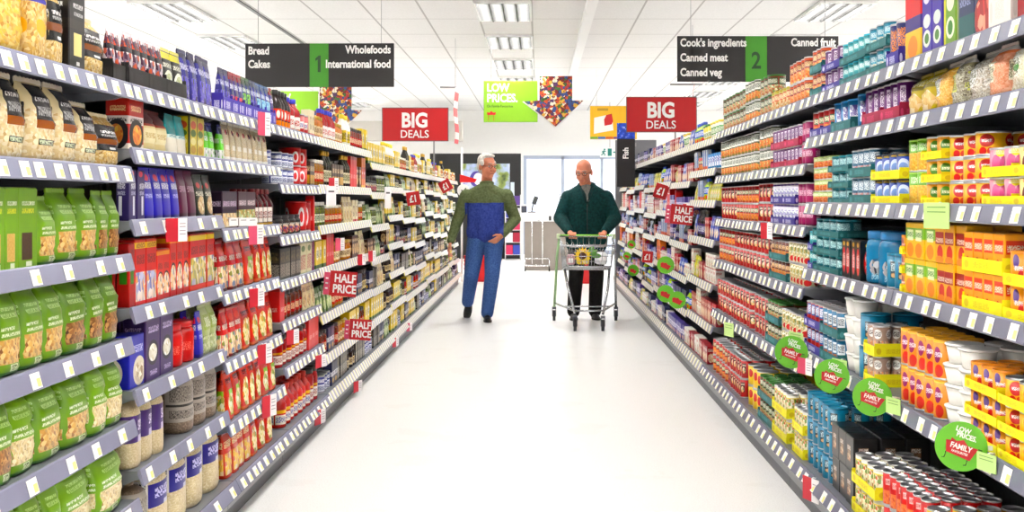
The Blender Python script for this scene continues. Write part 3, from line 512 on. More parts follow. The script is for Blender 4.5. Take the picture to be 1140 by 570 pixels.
kind('brb', 'can', .074, .074, .105, 'bean_can', 'red and blue bean can', 'can', 'red and blue cans', '#b01c24', [R(.1, .9, .45, .9, '#2a5aa8'), T(.15, .85, .52, .84, '#f0f0f4', 5)], 'tin')
kind('tl1', 'box', .075, .06, .27, 'cereal_box', 'red over yellow tall box', 'box', 'red and yellow tall boxes', '#d81c1c', [B(.36, .52, '#3a2a8a'), B(0, .36, '#e8c02a'), E(.5, .16, .3, .14, '#f08a1c')], '#b81414')
kind('tl2', 'box', .07, .06, .27, 'cereal_box', 'violet box with white ovals', 'box', 'violet tall boxes', '#4630a8', [E(.5, .68, .34, .08, '#f0eef8'), E(.5, .4, .36, .08, '#e8f0e8'), E(.5, .2, .38, .1, '#f2f6ec'), E(.5, .2, .22, .06, '#4a8a2a'), T(.1, .9, .8, .9, '#e8d8f8', 5)], '#3a2690')
kind('tl3', 'box', .07, .06, .27, 'cereal_box', 'tall lime green box', 'box', 'lime green tall boxes', '#7aa82a', [R(0, .2, 0, 1, '#d8d84a'), E(.55, .5, .3, .1, '#f4f4e0'), E(.55, .22, .34, .12, '#f0f6e0'), E(.55, .22, .2, .08, '#3a8a1c')], '#5a8a1c')
kind('tl4', 'box', .08, .06, .27, 'cereal_box', 'tall slate blue box', 'box', 'slate blue tall boxes', '#2f3a6a', [B(0, .28, '#1f6a6e'), T(.2, .8, .38, .5, '#a8b0d8', 5), R(0, .14, 0, 1, '#8a9a5a')], '#242c56')
kind('tl5', 'box', .085, .06, .27, 'cereal_box', 'navy box with red fruit', 'box', 'navy boxes with red fruit', '#232858', [FE(.5, .2, .5, .2, ['#d81c1c', '#a01010', '#f04a3a', '#f8c0a0'], 5), T(.2, .8, .7, .85, '#c0c8e8', 5)], '#1a1e48')
kind('tl6', 'box', .085, .06, .27, 'cereal_box', 'crimson tall box', 'box', 'crimson tall boxes', '#a81c28', [E(.5, .6, .3, .12, '#f0e0e0'), T(.2, .8, .3, .42, '#f4d0d0', 5)], '#8a121c')
def pulse(cols, lab): return [FB(.03, .8, cols, 26), R(.12, .5, .3, .68, lab), T(.15, .48, .34, .64, '#8a8a72', 6), B(.86, .95, '#e8e4dc')]
kind('pl1', 'bag', .1, .08, .165, 'nut_packet', 'yellow packet of peanuts', 'packet', 'yellow peanut packets', '#c8b03a', [FE(.5, .3, .44, .26, ['#f0d890', '#d8a84a', '#f8ecc0'], 5), T(.1, .9, .7, .86, '#fff8c8', 4), R(.05, .95, .6, .68, '#8a7a1c')], '#b8a02a', .25)
kind('pl2', 'bag', .115, .085, .175, 'pulse_bag', 'clear bag of split peas', 'pulses', 'clear split pea bags', '#e8b84a', pulse(['#f0b83a', '#d89a24', '#f8d478', '#e8a028'], '#ece8e0'), '#d8d0c4', .15)
kind('pl3', 'bag', .1, .085, .175, 'pulse_bag', 'clear bag of dark beans', 'pulses', 'clear dark bean bags', '#b8b08a', pulse(['#c8c0a0', '#6a5a48', '#e8e4cc', '#8a8268'], '#dcdc7a'), '#d8d0c4', .15)
kind('pl4', 'bag', .13, .095, .18, 'pulse_bag', 'clear bag of speckled beans', 'pulses', 'clear speckled bean bags', '#c8c0b0', pulse(['#d8d0c0', '#a89a8a', '#f0ece4', '#6a6058'], '#f2f2f0'), '#d8d0c8', .15)
kind('pl5', 'bag', .11, .09, .18, 'pulse_bag', 'clear bag of orange lentils', 'pulses', 'clear orange lentil bags', '#e8845a', pulse(['#f4ac88', '#e08a60', '#f8c4a4'], '#f0e8d0'), '#e0c8bc', .15)
kind('pl6', 'bag', .13, .09, .19, 'pulse_bag', 'clear bag of butter beans', 'pulses', 'clear butter bean bags', '#e4dfcc', pulse(['#ece6d4', '#cfc4a4', '#f8f6ea'], '#f4f6ee') + [E(.75, .72, .16, .1, '#5aa83a'), E(.4, .46, .12, .06, '#3a8a2a')], '#dcd8cc', .15)
# right aisle, far bays
kind('ftb', 'tub', .11, .11, .12, 'spread_tub', 'white tub with yellow lid', 'tub', 'white tubs with yellow lids', '#f2f0e0', [B(.3, .7, '#4a9a3a'), T(0, 1, .36, .62, '#f8f8e8', 5)], '#f0d03a', .3)
kind('ftg', 'tub', .11, .11, .12, 'spread_tub', 'yellow tub with green lid', 'tub', 'yellow tubs with green lids', '#f0d63a', [B(.25, .6, '#f8f4d8'), T(0, 1, .3, .54, '#3a7a2a', 5)], '#2f8a3a', .3)
kind('fbp', 'box', .09, .05, .12, 'biscuit_box', 'violet and white packet', 'packet', 'violet and white packets', '#5a4aa0', [R(.0, 1, .4, .7, '#e8e4f2'), T(.1, .9, .46, .64, '#4a3a9a', 5), FE(.5, .18, .4, .14, ['#e8c8a0', '#c85a3a', '#f4ece0'], 7)], '#4a3a90', .3)
kind('fbb', 'pouch', .09, .05, .13, 'biscuit_packet', 'cobalt blue packet', 'packet', 'cobalt blue packets', '#2a48b8', [FE(.5, .3, .4, .2, ['#f4f0e4', '#d8a86a', '#e8e8f4'], 6), T(.1, .9, .6, .78, '#f0f4ff', 5)], '#2440a0', .28)
kind('fwr', 'box', .11, .06, .1, 'cake_box', 'white carton with red print', 'box', 'white cartons with red print', '#f0ece4', [FE(.6, .35, .34, .24, ['#c8281c', '#e8d0b0', '#6a8a3a', '#f8f0e8'], 6), T(.06, .7, .7, .86, '#c81c1c', 5), B(0, .08, '#c82a1c')], '#e8e2d8', .3)
kind('fgb', 'bottle', .06, .06, .2, 'syrup_bottle', 'black bottle, violet label', 'bottle', 'black bottles', '#1f1a26', [R(.05, .95, .12, .5, '#4a3a7a'), T(.1, .9, .2, .42, '#e0dcf0', 5)], '#1a181c', .15)
kind('flg', 'bottle', .07, .07, .16, 'dressing_bottle', 'lime bottle with blue top', 'bottle', 'lime bottles', '#a8c83a', [R(.05, .95, .3, .62, '#2a58c8'), T(.1, .9, .36, .56, '#f4f8ff', 5), E(.5, .16, .3, .1, '#d83a2a')], '#2a58c8', .2)
kind('fwb', 'box', .07, .05, .15, 'sugar_box', 'white and blue carton', 'box', 'white and blue cartons', '#e8ecf0', [R(.5, 1, 0, 1, '#3a6ab8'), T(.08, .46, .2, .8, '#7a8aa0', 4), B(0, .2, '#d85a2a')], '#d0d8e4', .3)
kind('frd', 'box', .08, .05, .12, 'biscuit_box', 'crimson and cream packet', 'packet', 'crimson and cream packets', '#b02030', [FE(.5, .35, .4, .26, ['#f0dcb8', '#d8a05a', '#f8f0e0'], 6), T(.1, .9, .7, .86, '#f8e8dc', 5)], '#981828', .3)
kind('fyl', 'pouch', .085, .05, .12, 'biscuit_packet', 'yellow and green packet', 'packet', 'yellow and green packets', '#d8d04a', [FE(.5, .35, .4, .24, ['#5a9a3a', '#f4f0d0', '#e8a03a'], 6), T(.1, .9, .66, .84, '#3a6a2a', 5)], '#c0b83a', .28)
# ------------------------------------------------------------------ gondolas
ORD = ['zeroth', 'nearest', 'second', 'third', 'fourth', 'fifth', 'sixth', 'seventh', 'eighth', 'ninth', 'tenth', 'eleventh', 'twelfth', 'thirteenth', 'fourteenth', 'fifteenth']
ORN = ['', 'first', 'second', 'third', 'fourth', 'fifth', 'sixth', 'seventh', 'eighth', 'ninth', 'tenth', 'eleventh', 'twelfth', 'thirteenth', 'fourteenth', 'fifteenth', 'sixteenth', 'seventeenth', 'eighteenth', 'nineteenth', 'twentieth', 'twenty-first', 'twenty-second', 'twenty-third', 'twenty-fourth', 'twenty-fifth', 'twenty-sixth']
LW, LY0, LN = .99, 2.485, 15
RW, RY0, RN = 1.28, 2.47, 11
BASEZ = .17
LZ = {0: [1.632, 1.376, 1.109, .854, .602, .36], 1: [1.632, 1.436, 1.213, .942, .689, .444], 2: [1.632, 1.436, 1.158, .905, .633, .386],
      3: [1.632, 1.354, 1.10, .88, .68, .46], 4: [1.632, 1.36, 1.125, .88, .61, .376], 5: [1.632, 1.36, 1.125, .88, .61, .376],
      6: [1.55, 1.33, 1.08, .83, .6, .38], 7: [1.55, 1.38, 1.14, .9, .66, .4], 8: [1.55, 1.36, 1.1, .86, .62, .38]}
RZ = {0: [1.727, 1.548, 1.262, .975, .62], 1: [1.727, 1.548, 1.262, .975, .62], 2: [1.727, 1.435, 1.156, .88, .55],
      3: [1.722, 1.43, 1.15, .88, .55], 4: [1.70, 1.49, 1.27, 1.0, .70, .42], 5: [1.70, 1.42, 1.15, .92, .66, .4]}
def zlist(side, b):
    if side == 'L': return LZ[b] if b in LZ else LZ[6 + b % 3]
    return RZ[b] if b in RZ else [z + (-.02 if b % 2 else .02) * (i > 0) for i, z in enumerate(RZ[5])]
def xfront(side, z):
    if side == 'L': return 1.255 if z > .75 else (1.245 if z > .55 else (1.23 if z > .2 else 1.2))
    return 1.19 if z > 1.1 else (1.18 if z > .8 else (1.165 if z > .3 else 1.10))
def yrange(side, b):
    return (LY0 + LW * b, LY0 + LW * (b + 1)) if side == 'L' else (RY0 + RW * b, RY0 + RW * (b + 1))
def sx(side): return -1 if side == 'L' else 1

M_SHELF = plain('shelf_grey', '#74777f', .42, .25, .05)
M_SHELFW = plain('shelf_pale', '#c3c5cc', .42, .1, .04)
M_BACK = plain('gondola_back_grey', '#3c3d42', .6, .0, .08)
M_UPR = plain('upright_grey', '#4a4c52', .5, .3, .05)
M_BUMP = plain('bumper_grey', '#85878e', .4, .2, .04)
M_PLINTH = plain('plinth_grey', '#5d5f66', .5, .3, .08)
M_STRIP = plain('price_strip_lavender', '#83849c', .25, .0, .05)
M_STRIPR = plain('price_strip_slate', '#75768a', .25, .0, .05)
M_TICKW = plain('ticket_white', '#f4f2f0', .45, 0, .02)
M_TICKY = plain('ticket_yellow', '#f1e98a', .45, 0, .03)
def strip_ticket_mat(name, base, step, frac):
    nb = NB(name); s = nb.sep(nb.coord('Object'))
    u = nb.math('FRACT', nb.math('DIVIDE', s[1], step))
    a = nb.math('LESS_THAN', u, frac); b = nb.math('LESS_THAN', u, frac * .4)
    c = nb.mix(a, lin(base), lin('#f4f2f0')); c = nb.mix(b, c, lin('#f1e98a'))
    return nb.done(c, .3)
M_STRIP_FAR = strip_ticket_mat('price_strip_with_tickets', '#a9a9c4', .085, .55)
M_STRIP_FARR = strip_ticket_mat('price_strip_with_tickets_slate', '#9a9ab2', .12, .5)
nbk = NB('perforated_back_panel'); _s = nbk.sep(nbk.coord('Object'))
_a = nbk.math('FRACT', nbk.math('MULTIPLY', _s[1], 20.0)); _b = nbk.math('FRACT', nbk.math('MULTIPLY', _s[2], 20.0))
_h = nbk.math('MULTIPLY', nbk.math('COMPARE', _a, .5, .09), nbk.math('COMPARE', _b, .5, .3))
M_PERF = nbk.done(nbk.mix(_h, lin('#26272b'), lin('#0c0c0e')), .6)

BACKX = {'L': 1.72, 'R': 1.66}
BAY = {}
def ticket_mesh(w, h, name):
    bm = bmesh.new(); add_box(bm, -.0012, 0, -w / 2, w / 2, 0, h, 0); add_box(bm, -.0014, .0002, -w / 2 + .003, -w * .04 if name.endswith('t') else -w * .2, .004, h * .62, 1)
    return bm_mesh(bm, name, [M_TICKW, M_TICKY])
TICK = {'L': ticket_mesh(.052, .04, 'price_ticket'), 'R': ticket_mesh(.05, .042, 'price_ticket')}
def shelf_mesh(side, y0, y1, z, xf, base):
    s = sx(side); bm = bmesh.new(); xb = BACKX[side] - .02
    th = .028 if not base else .02
    add_box(bm, min(s * xf, s * xb), max(s * xf, s * xb), y0 + .004, y1 - .004, z - th, z)
    # end brackets that taper towards the back
    for yy in (y0 + .006, y1 - .012):
        vs = []
        for x, za in ((xf + .01, z - th), (xb, z - th), (xb, z - .085), (xf + .05, z - .045)):
            vs.append((s * x, za))
        A = [bm.verts.new((x, yy, q)) for x, q in vs]; C = [bm.verts.new((x, yy + .006, q)) for x, q in vs]
        bm.faces.new(A); bm.faces.new(C[::-1])
        for i in range(4): bm.faces.new((A[i], C[i], C[(i + 1) % 4], A[(i + 1) % 4]))
    return bm
def strip_mesh(side, y0, y1, z, xf, tilt):
    """thin bent label holder along the front edge: top lip, face, bottom lip"""
    s = sx(side); bm = bmesh.new(); h = .047
    prof = [(xf + .004, z + .003), (xf - .002, z + .006), (xf - .005, z + .002), (xf - .011 - tilt, z - h + .003), (xf - .009 - tilt, z - h), (xf - .004 - tilt, z - h + .003), (xf + .004, z - .012)]
    A = [bm.verts.new((s * x, y0 + .003, q)) for x, q in prof]; C = [bm.verts.new((s * x, y1 - .003, q)) for x, q in prof]
    n = len(prof)
    bm.faces.new(A); bm.faces.new(C[::-1])
    for i in range(n): bm.faces.new((A[i], C[i], C[(i + 1) % n], A[(i + 1) % n]))
    return bm

def build_bay(side, b):
    s = sx(side); y0, y1 = yrange(side, b); near = b < 4
    sd = 'left' if side == 'L' else 'right'
    root = thing('shelving_bay', '%s grey metal shelving bay on the %s side of the aisle' % (ORD[b + 1], sd) if b else 'grey metal shelving bay nearest the viewer on the %s' % sd, 'shelving', (s * BACKX[side], (y0 + y1) / 2, 0), 0, 'shelving bays on the %s' % sd)
    inv = Matrix.Translation(root.location).inverted()
    def sub(name, bm, m, par=root):
        bm.transform(inv); return obj(name, bm, m, par)
    top = zlist(side, b)[0] + .16
    xb = BACKX[side]
    bm = bmesh.new(); add_box(bm, min(s * (xb - .01), s * (xb + .01)), max(s * (xb - .01), s * (xb + .01)), y0 + .03, y1 - .03, .1, top); sub('back_panel', bm, M_PERF)
    for yy in ((y0, y1 - .03) if b == 0 else (y1 - .03,)):
        bm = bmesh.new(); add_box(bm, min(s * (xb - .025), s * (xb + .02)), max(s * (xb - .025), s * (xb + .02)), yy, yy + .03, 0, top + .02); sub('upright', bm, M_UPR)
    bx = xfront(side, BASEZ) - (.02 if side == 'R' else 0)
    bm = bmesh.new(); add_box(bm, min(s * (bx + .035), s * (xb - .03)), max(s * (bx + .035), s * (xb - .03)), y0 + .002, y1 - .002, 0.0, BASEZ - .021); pl = sub('plinth', bm, M_PLINTH)
    bm = bmesh.new(); add_box(bm, min(s * (bx + .027), s * (bx + .035)), max(s * (bx + .027), s * (bx + .035)), y0 + .002, y1 - .002, .055, .1); sub('bumper_rail', bm, M_BUMP, pl)
    rows = []
    for i, z in enumerate(zlist(side, b) + [BASEZ]):
        base = z == BASEZ
        xf = xfront(side, z)
        sh = sub('shelf' if not base else 'base_shelf', shelf_mesh(side, y0, y1, z, xf, base), M_SHELF)
        mat = (M_STRIP if side == 'L' else M_STRIPR) if near else (M_STRIP_FAR if side == 'L' else M_STRIP_FARR)
        st = strip_mesh(side, y0, y1, z, xf, .016 if base else .006)
        st.transform(inv); so = obj('price_strip', st, mat, sh)
        if near:
            n = 9 if side == 'L' else 10
            dense = (side == 'L' and i <= 1) or b >= 2
            if side == 'L' and not dense: n = 5
            if side == 'L' and dense: n = 10
            r = random.Random(b * 31 + i * 7 + (side == 'R') * 100)
            tilt = .016 if base else .006
            for k in range(n):
                yy = y0 + (k + .5 + r.uniform(-.18, .18)) * (y1 - y0) / n
                t = link('price_ticket', TICK[side], sh)
                zz = z - .0415
                ang = math.atan2(tilt + .006, .044)
                xz = xf - .0108 - tilt + (tilt + .006) * .04
                t.matrix_local = Matrix.Translation(inv @ Vector((s * (xz - .0012), yy, zz))) @ Matrix.Rotation(s * ang, 4, 'Y') @ Matrix.Rotation(0 if s > 0 else PI, 4, 'Z')
    BAY[(side, b)] = root
for b in range(LN): build_bay('L', b)
for b in range(RN): build_bay('R', b)

# ------------------------------------------------------------------ stocking
REC = []
NKIND = {}
def bay_of(side, Y):
    if side == 'L': return min(LN - 1, max(0, int((Y - LY0) / LW)))
    return min(RN - 1, max(0, int((Y - RY0) / RW)))

def place(kid, side, b, si, Y, depth, z, scl, near, tier, row, jig=0, lean=0, tiers=1):
    k = K[kid]; s = sx(side); NKIND[kid] = NKIND.get(kid, 0) + 1
    zs = zlist(side, b) + [BASEZ]
    rz = (PI / 2 if side == 'L' else -PI / 2) + RND.uniform(-jig, jig)
    M = Matrix.Translation((s * depth, Y, z + k['dim'][1] * scl[1] * math.sin(lean))) @ Matrix.Rotation(rz, 4, 'Z') @ (Matrix.Rotation(-lean, 4, 'X') if lean else Matrix.Identity(4)) @ Matrix.Diagonal((scl[0], scl[1], scl[2], 1))
    if near:
        parts = kind_meshes(k)
        o = link(k['name'], parts[0][1]); o.matrix_world = M
        for pn, me in parts[1:]: link(pn, me, o)
    else:
        o = link(k['name'], kind_far(k)); o.matrix_world = M
    o['category'] = k['cat']; o['group'] = k['group']
    REC.append(dict(o=o, desc=k['desc'], side=side, b=b, si=si, base=zs[si] == BASEZ, tier=tier, tiers=tiers, row=row, Y=Y))
    return o

TRAYM = {}
def tray_mesh(w, d, h, c):
    key = (round(w, 3), round(d, 3), round(h, 3), c)
    if key not in TRAYM:
        t = .0018; bm = bmesh.new()
        add_box(bm, -w / 2, w / 2, 0, d, 0, t); add_box(bm, -w / 2, w / 2, 0, t, t, h); add_box(bm, -w / 2, w / 2, d - t, d, t, h)
        add_box(bm, -w / 2, -w / 2 + t, t, d - t, t, h * 1.25); add_box(bm, w / 2 - t, w / 2, t, d - t, t, h * 1.25)
        if c not in M_TRAY:
            L = [T(.3, .7, .25, .75, M_TRAYC[c][1], 6), E(.12, .5, .06, .3, M_TRAYC[c][1])]
            M_TRAY[c] = pack_mat('tray_' + c, M_TRAYC[c][0], L, .55)
        me = bm_mesh(bm, 'tray', [M_TRAY[c]]); uv_front(me, w, d, h); TRAYM[key] = me
    return TRAYM[key]
M_TRAY = {}
M_TRAYC = dict(yellow=('#fdf440', '#e8d030'), purple=('#3a2a9c', '#d8d8f4'), teal=('#2a7a7e', '#58a0a4'), magenta=('#b0184c', '#d84a78'), black=('#1c1a1b', '#3a3638'), white=('#f0eee8', '#e0ddd6'), red=('#c8201c', '#e85a40'), indigo=('#4030b0', '#e8e4fa'))
TDESC = dict(yellow='yellow', purple='violet blue', teal='dull teal', magenta='magenta', black='black', white='white', red='red', indigo='indigo')

def run(side, b, si, kid, ya, yb, n, tiers=1, rows=1, tray=None, h=None, lean=0, near=None, inset=.016, jig=.05, tper=3, dz=0, gap=.97):
    """n facings of one product between distances ya..yb along one shelf"""
    k = K[kid]; zs = zlist(side, b) + [BASEZ]; z0 = zs[si] + dz; xf = xfront(side, zs[si]) + inset + (.012 if zs[si] == BASEZ else 0)
    near = (b < 4) if near is None else near
    w, d, hh = k['dim']; slot = (yb - ya) / n
    fx = slot * gap / w
    round_ = k['shape'] in ('can', 'bottle', 'jar', 'tub')
    if si > 0:
        head = (zs[si - 1] - .034 - z0) / tiers - (.004 if tray else .001)
        h = min(h or hh, head)
    fz = (h / hh) if h else 1.0
    fy = fx if round_ else min(1.25, max(.8, fx))
    if tray and round_: fx = fy = (slot * .93) / w
    elif round_ and fx > 1.3: fx = fy = 1.3
    th = .35 * hh * fz
    z = z0
    for t in range(tiers):
        zz = z + .0004
        if tray:
            m = max(1, round(n / tper)); per = n / m
            for j in range(m):
                tw = per * slot - .0015; td = d * fy * rows + .012 + .004 * rows
                o = link('display_tray', tray_mesh(tw, td, th, tray)); NKIND['tray'] = NKIND.get('tray', 0) + 1
                o.matrix_world = Matrix.Translation((sx(side) * (xf - .006), ya + (j + .5) * per * slot, zz)) @ Matrix.Rotation(PI / 2 if side == 'L' else -PI / 2, 4, 'Z')
                o['category'] = 'tray'; o['group'] = TDESC[tray] + ' cardboard display trays'
                REC.append(dict(o=o, desc=TDESC[tray] + ' cardboard display tray', side=side, b=b, si=si, base=False, tier=t, tiers=tiers, row=0, Y=ya + (j + .5) * per * slot))
            zz += .0022
        for i in range(n):
            for r in range(rows):
                place(kid, side, b, si, ya + (i + .5) * slot, xf + r * (d * fy + .004) + (.0 if tray else RND.uniform(0, .008) if r == 0 else .008), zz, (fx, fy, fz), near, t, r, 0 if tray or round_ or k['shape'] == 'box' and tiers > 1 else jig * (.4 if k['shape'] == 'box' else 1), lean, tiers)
        z = zz + hh * fz
    return z

def px(side, b, si, x):
    """distance along the aisle at which column x of the photograph meets this shelf's front"""
    zs = zlist(side, b) + [BASEZ]; xf = xfront(side, zs[si]) + .016
    return F * xf / abs(CX - x)

def row(side, b, si, *items, **common):
    """items: (kind, x_from, x_to, n, {options})"""
    y0, y1 = yrange(side, b); y0 += .012; y1 -= .012
    for it in items:
        kid, xa, xb, n = it[:4]; op = dict(common); op.update(it[4] if len(it) > 4 else {})
        a, c = sorted((px(side, b, si, xa), px(side, b, si, xb)))
        a = max(a, y0); c = min(c, y1)
        if c - a < .02: continue
        run(side, b, si, kid, a, c, n, **op)
# ---------------- left, nearest bay
row('L', 0, 0, ('ypas', -30, 38, 1), ('fusb', 38, 60, 1), ('blkp', 60, 76, 1), ('lasg', 77, 95, 1), ('blkp', 96, 123, 1, dict(h=.175)), ('crsp', 124, 146, 2, dict(h=.155, tray='black', tper=2)), rows=1)
row('L', 0, 1, ('gnoc', -30, 35, 2), ('gnoc', 36, 66, 1), ('gnoc', 66, 92, 1), ('gnoc', 92, 114, 1, dict(h=.18)), ('blkp', 115, 140, 1, dict(h=.16)))
row('L', 0, 2, ('spag', -30, 22, 3, dict(jig=.0)), ('spagd', 23, 46, 1), ('gp1', 46, 68, 1, dict(h=.178)), ('gp1', 68, 113, 2, dict(h=.2)), ('gp2', 113, 141, 2, dict(h=.195)), rows=1)
row('L', 0, 3, ('gp1', -30, 76, 4), ('gp2', 76, 101, 1), ('gp2', 101, 141, 2), rows=2, h=.212)
row('L', 0, 4, ('gp2', -30, 17, 2), ('gp3', 17, 46, 1), ('gp1', 47, 104, 2), ('gp3', 104, 143, 2), rows=2, h=.21)
row('L', 0, 5, ('gp3', -30, 32, 2), ('gp1', 32, 72, 2), ('gp3', 72, 143, 2), rows=2, h=.2)
# ---------------- left, second bay
row('L', 1, 0, ('crsp', 142, 184, 5, dict(h=.165, tray='black', tper=3)), ('crsb', 184, 206, 2, dict(h=.165, tray='black', tper=2)), ('pupo', 206, 247, 4, dict(h=.19)), dz=.0)
row('L', 1, 1, ('noob', 146, 162, 1), ('crem', 163, 190, 2, dict(h=.14)), ('teal', 190, 212, 2, dict(h=.14)), ('ygrn', 212, 229, 2, dict(h=.15)), ('gbag', 229, 247, 2))
row('L', 1, 2, ('purb', 146, 163, 2, dict(h=.16)), ('blup', 163, 204, 4), ('marp', 204, 222, 2), ('dgrn', 222, 246, 2))
row('L', 1, 3, ('redg', 146, 152, 1), ('redr', 152, 176, 2), ('reds', 176, 191, 2, dict(h=.17)), ('reds', 191, 213, 3, dict(h=.21)), ('redy', 213, 246, 3), rows=2)
row('L', 1, 4, ('bluw', 146, 163, 1), ('purw', 163, 195, 2), ('redj', 196, 222, 2, dict(h=.15)), ('blup', 222, 228, 1, dict(h=.17)), ('lgrn', 228, 248, 2), rows=2)
row('L', 1, 5, ('ricp', 148, 186, 3, dict(h=.21)), ('ricd', 188, 207, 1, dict(inset=.14, h=.19, rows=1)), ('ricd', 209, 246, 3, dict(h=.21)), rows=2)
row('L', 1, 6, ('ricd', 158, 176, 1, dict(h=.22)), ('ricb', 177, 254, 4, dict(h=.235)), rows=2)
# ---------------- left, third bay
row('L', 2, 0, ('pupo', 247, 258, 2), ('puro', 258, 272, 3), ('pugr', 272, 281, 2), ('pupo', 281, 288, 2), ('publ', 288, 303, 3), ('puro', 303, 311, 2), tray='indigo', h=.175, tper=2)
row('L', 2, 1, ('gbag', 247, 252, 1), ('thin', 252, 300, 8, dict(h=.16)), ('btin', 301, 309, 1))
row('L', 2, 2, ('ndrk', 248, 266, 2), ('ndrg', 266, 286, 2), ('marb', 286, 309, 4), rows=2)
row('L', 2, 3, ('redp', 248, 275, 3), ('redk', 275, 286, 1), ('redq', 286, 310, 3), rows=2, h=.205)
row('L', 2, 4, ('redp', 250, 272, 3), ('redq', 272, 309, 4), rows=2, h=.2)
row('L', 2, 5, ('redk', 254, 272, 2), ('redq', 272, 293, 3), ('redk', 293, 309, 2), rows=2, h=.205)
row('L', 2, 6, ('orgp', 254, 285, 4), ('redq', 285, 309, 3), rows=2, h=.18)
# ---------------- left, fourth bay
row('L', 3, 0, ('sauk', 312, 326, 4, dict(h=.19)), ('saub', 326, 337, 2, dict(h=.18)), ('rcan', 337, 346, 2, dict(tiers=1)), ('wbox', 346, 358, 2))
row('L', 3, 1, ('btin', 312, 330, 3, dict(tiers=2)), ('rtin', 331, 346, 2, dict(tiers=2)), ('brwb', 346, 358, 3))
row('L', 3, 2, ('kjar', 312, 338, 4, dict(tiers=1)), ('rtin', 338, 350, 2, dict(tiers=1, h=.17)), ('trdb', 350, 358, 1, dict(h=.2)))
row('L', 3, 3, ('kbox', 312, 335, 4), ('cbox', 335, 348, 2), ('pslm', 348, 358, 3), rows=2)
row('L', 3, 4, ('trdb', 312, 317, 1, dict(h=.17)), ('bsau', 317, 340, 5), ('crpk', 340, 358, 3, dict(h=.15)), rows=2)
row('L', 3, 5, ('rsau', 312, 344, 7), ('trdb', 344, 352, 2, dict(h=.2)), ('trdb', 352, 358, 1, dict(h=.2)), rows=2)
row('L', 3, 6, ('osau', 314, 350, 7), ('rsau', 350, 358, 2), rows=2, h=.19)
# ---------------- right, nearest bay
row('R', 0, 0, ('tl1', 1003, 1025, 1), ('tl2', 1025, 1048, 2), ('tl3', 1048, 1062, 1), ('tl4', 1062, 1082, 1), ('tl5', 1082, 1102, 1), ('tl5', 1103, 1128, 1, dict(tray='white', tper=1)), ('tl6', 1129, 1175, 2))
row('R', 0, 1, ('pl1', 1003, 1036, 2, dict(h=.135)), ('pl2', 1036, 1056, 1, dict(h=.15)), ('pl3', 1056, 1071, 1, dict(h=.155)), ('pl4', 1071, 1097, 1, dict(h=.16)), ('pl5', 1097, 1116, 1, dict(h=.163)), ('pl6', 1116, 1150, 1, dict(h=.17)), ('pl6', 1150, 1180, 1, dict(h=.165)))
row('R', 0, 2, ('ccorn', 1003, 1026, 2, dict(tiers=2)), ('cfo', 1027, 1050, 2, dict(tiers=3, tray='yellow', tper=2)), ('cfr', 1051, 1094, 3, dict(tiers=3)), ('cpk', 1095, 1128, 2, dict(tiers=2, tray='yellow', tper=2)), ('cbn', 1128, 1180, 3, dict(tiers=2, tray='yellow', tper=3)), rows=2)
row('R', 0, 3, ('jmu', 984, 1006, 2, dict(tiers=3, tray='yellow', tper=2, h=.06)), ('jug', 1006, 1040, 3, dict(tiers=2)), ('jrd', 1040, 1073, 3, dict(tiers=2)), ('jor', 1073, 1118, 4, dict(tiers=2, tray='yellow', h=.105)), ('jmu', 1119, 1180, 4, dict(tiers=2, tray='yellow', tper=4, h=.085)), rows=2)
row('R', 0, 4, ('cbe', 963, 984, 3, dict(tiers=2, tray='yellow')), ('cpc', 984, 1042, 5, dict(tiers=2)), ('tubw', 1043, 1075, 2, dict(tiers=4, h=.06)), ('jmu', 1076, 1112, 3, dict(tiers=3, tray='yellow', h=.07)), ('cfr', 1113, 1180, 4, dict(tiers=3, tray='yellow', tper=2, h=.068)), rows=2)
row('R', 0, 5, ('beay', 948, 974, 4, dict(tiers=2, tray='yellow', tper=4, h=.105)), ('bean', 974, 1022, 7, dict(tiers=2)), ('beal', 1022, 1050, 3, dict(tiers=2, h=.105)), ('beay', 1051, 1100, 5, dict(tiers=2, h=.1)), ('beal', 1101, 1170, 5, dict(tiers=2, h=.09)), rows=4)
# ---------------- right, second bay
row('R', 1, 0, ('cor', 899, 916, 3, dict(tiers=2, tray='teal')), ('cpu', 916, 936, 3, dict(tiers=2, tray='purple', h=.085)), ('ctq', 936, 965, 5, dict(tiers=2, tray='teal', tper=5)), ('cbl', 965, 988, 3, dict(tiers=2, tray='teal', h=.085)), ('cob', 988, 1002, 2, dict(tiers=1, tray='purple', tper=2, h=.15)))
row('R', 1, 1, ('crg', 901, 926, 4, dict(tray='purple', tper=2, h=.11)), ('clb', 926, 948, 3, dict(tray='teal', h=.12)), ('clb', 948, 960, 1, dict(h=.13)), ('cpu', 961, 1003, 6, dict(tray='magenta', h=.13)))
row('R', 1, 2, ('cca', 899, 923, 4, dict(tiers=4)), ('ctl', 923, 946, 3, dict(tiers=3, tray='teal', h=.062)), ('ctw', 946, 971, 4, dict(tiers=2, tray='teal', tper=4)), ('ctb', 971, 1003, 4, dict(tiers=2, tray='yellow', tper=4)), rows=2)
row('R', 1, 3, ('ctq', 896, 906, 2, dict(tiers=2, tray='purple', tper=2)), ('ctl', 906, 935, 4, dict(tiers=3, tray='teal', tper=4, h=.072)), ('blr', 935, 958, 4, dict(h=.15)), ('bigt', 958, 984, 2, dict(h=.19)), ('bpk', 984, 1000, 2, dict(tiers=1)), rows=1)
row('R', 1, 4, ('brb', 893, 914, 4, dict(tiers=2, tray='purple')), ('btl', 914, 934, 4, dict(tiers=2, tray='teal', tper=4)), ('tubw', 936, 952, 2, dict(tiers=4, h=.07)), ('bpk', 952, 962, 1, dict(tiers=2)), ('cbe', 963, 975, 2, dict(tiers=2, tray='yellow', tper=2)), rows=2)
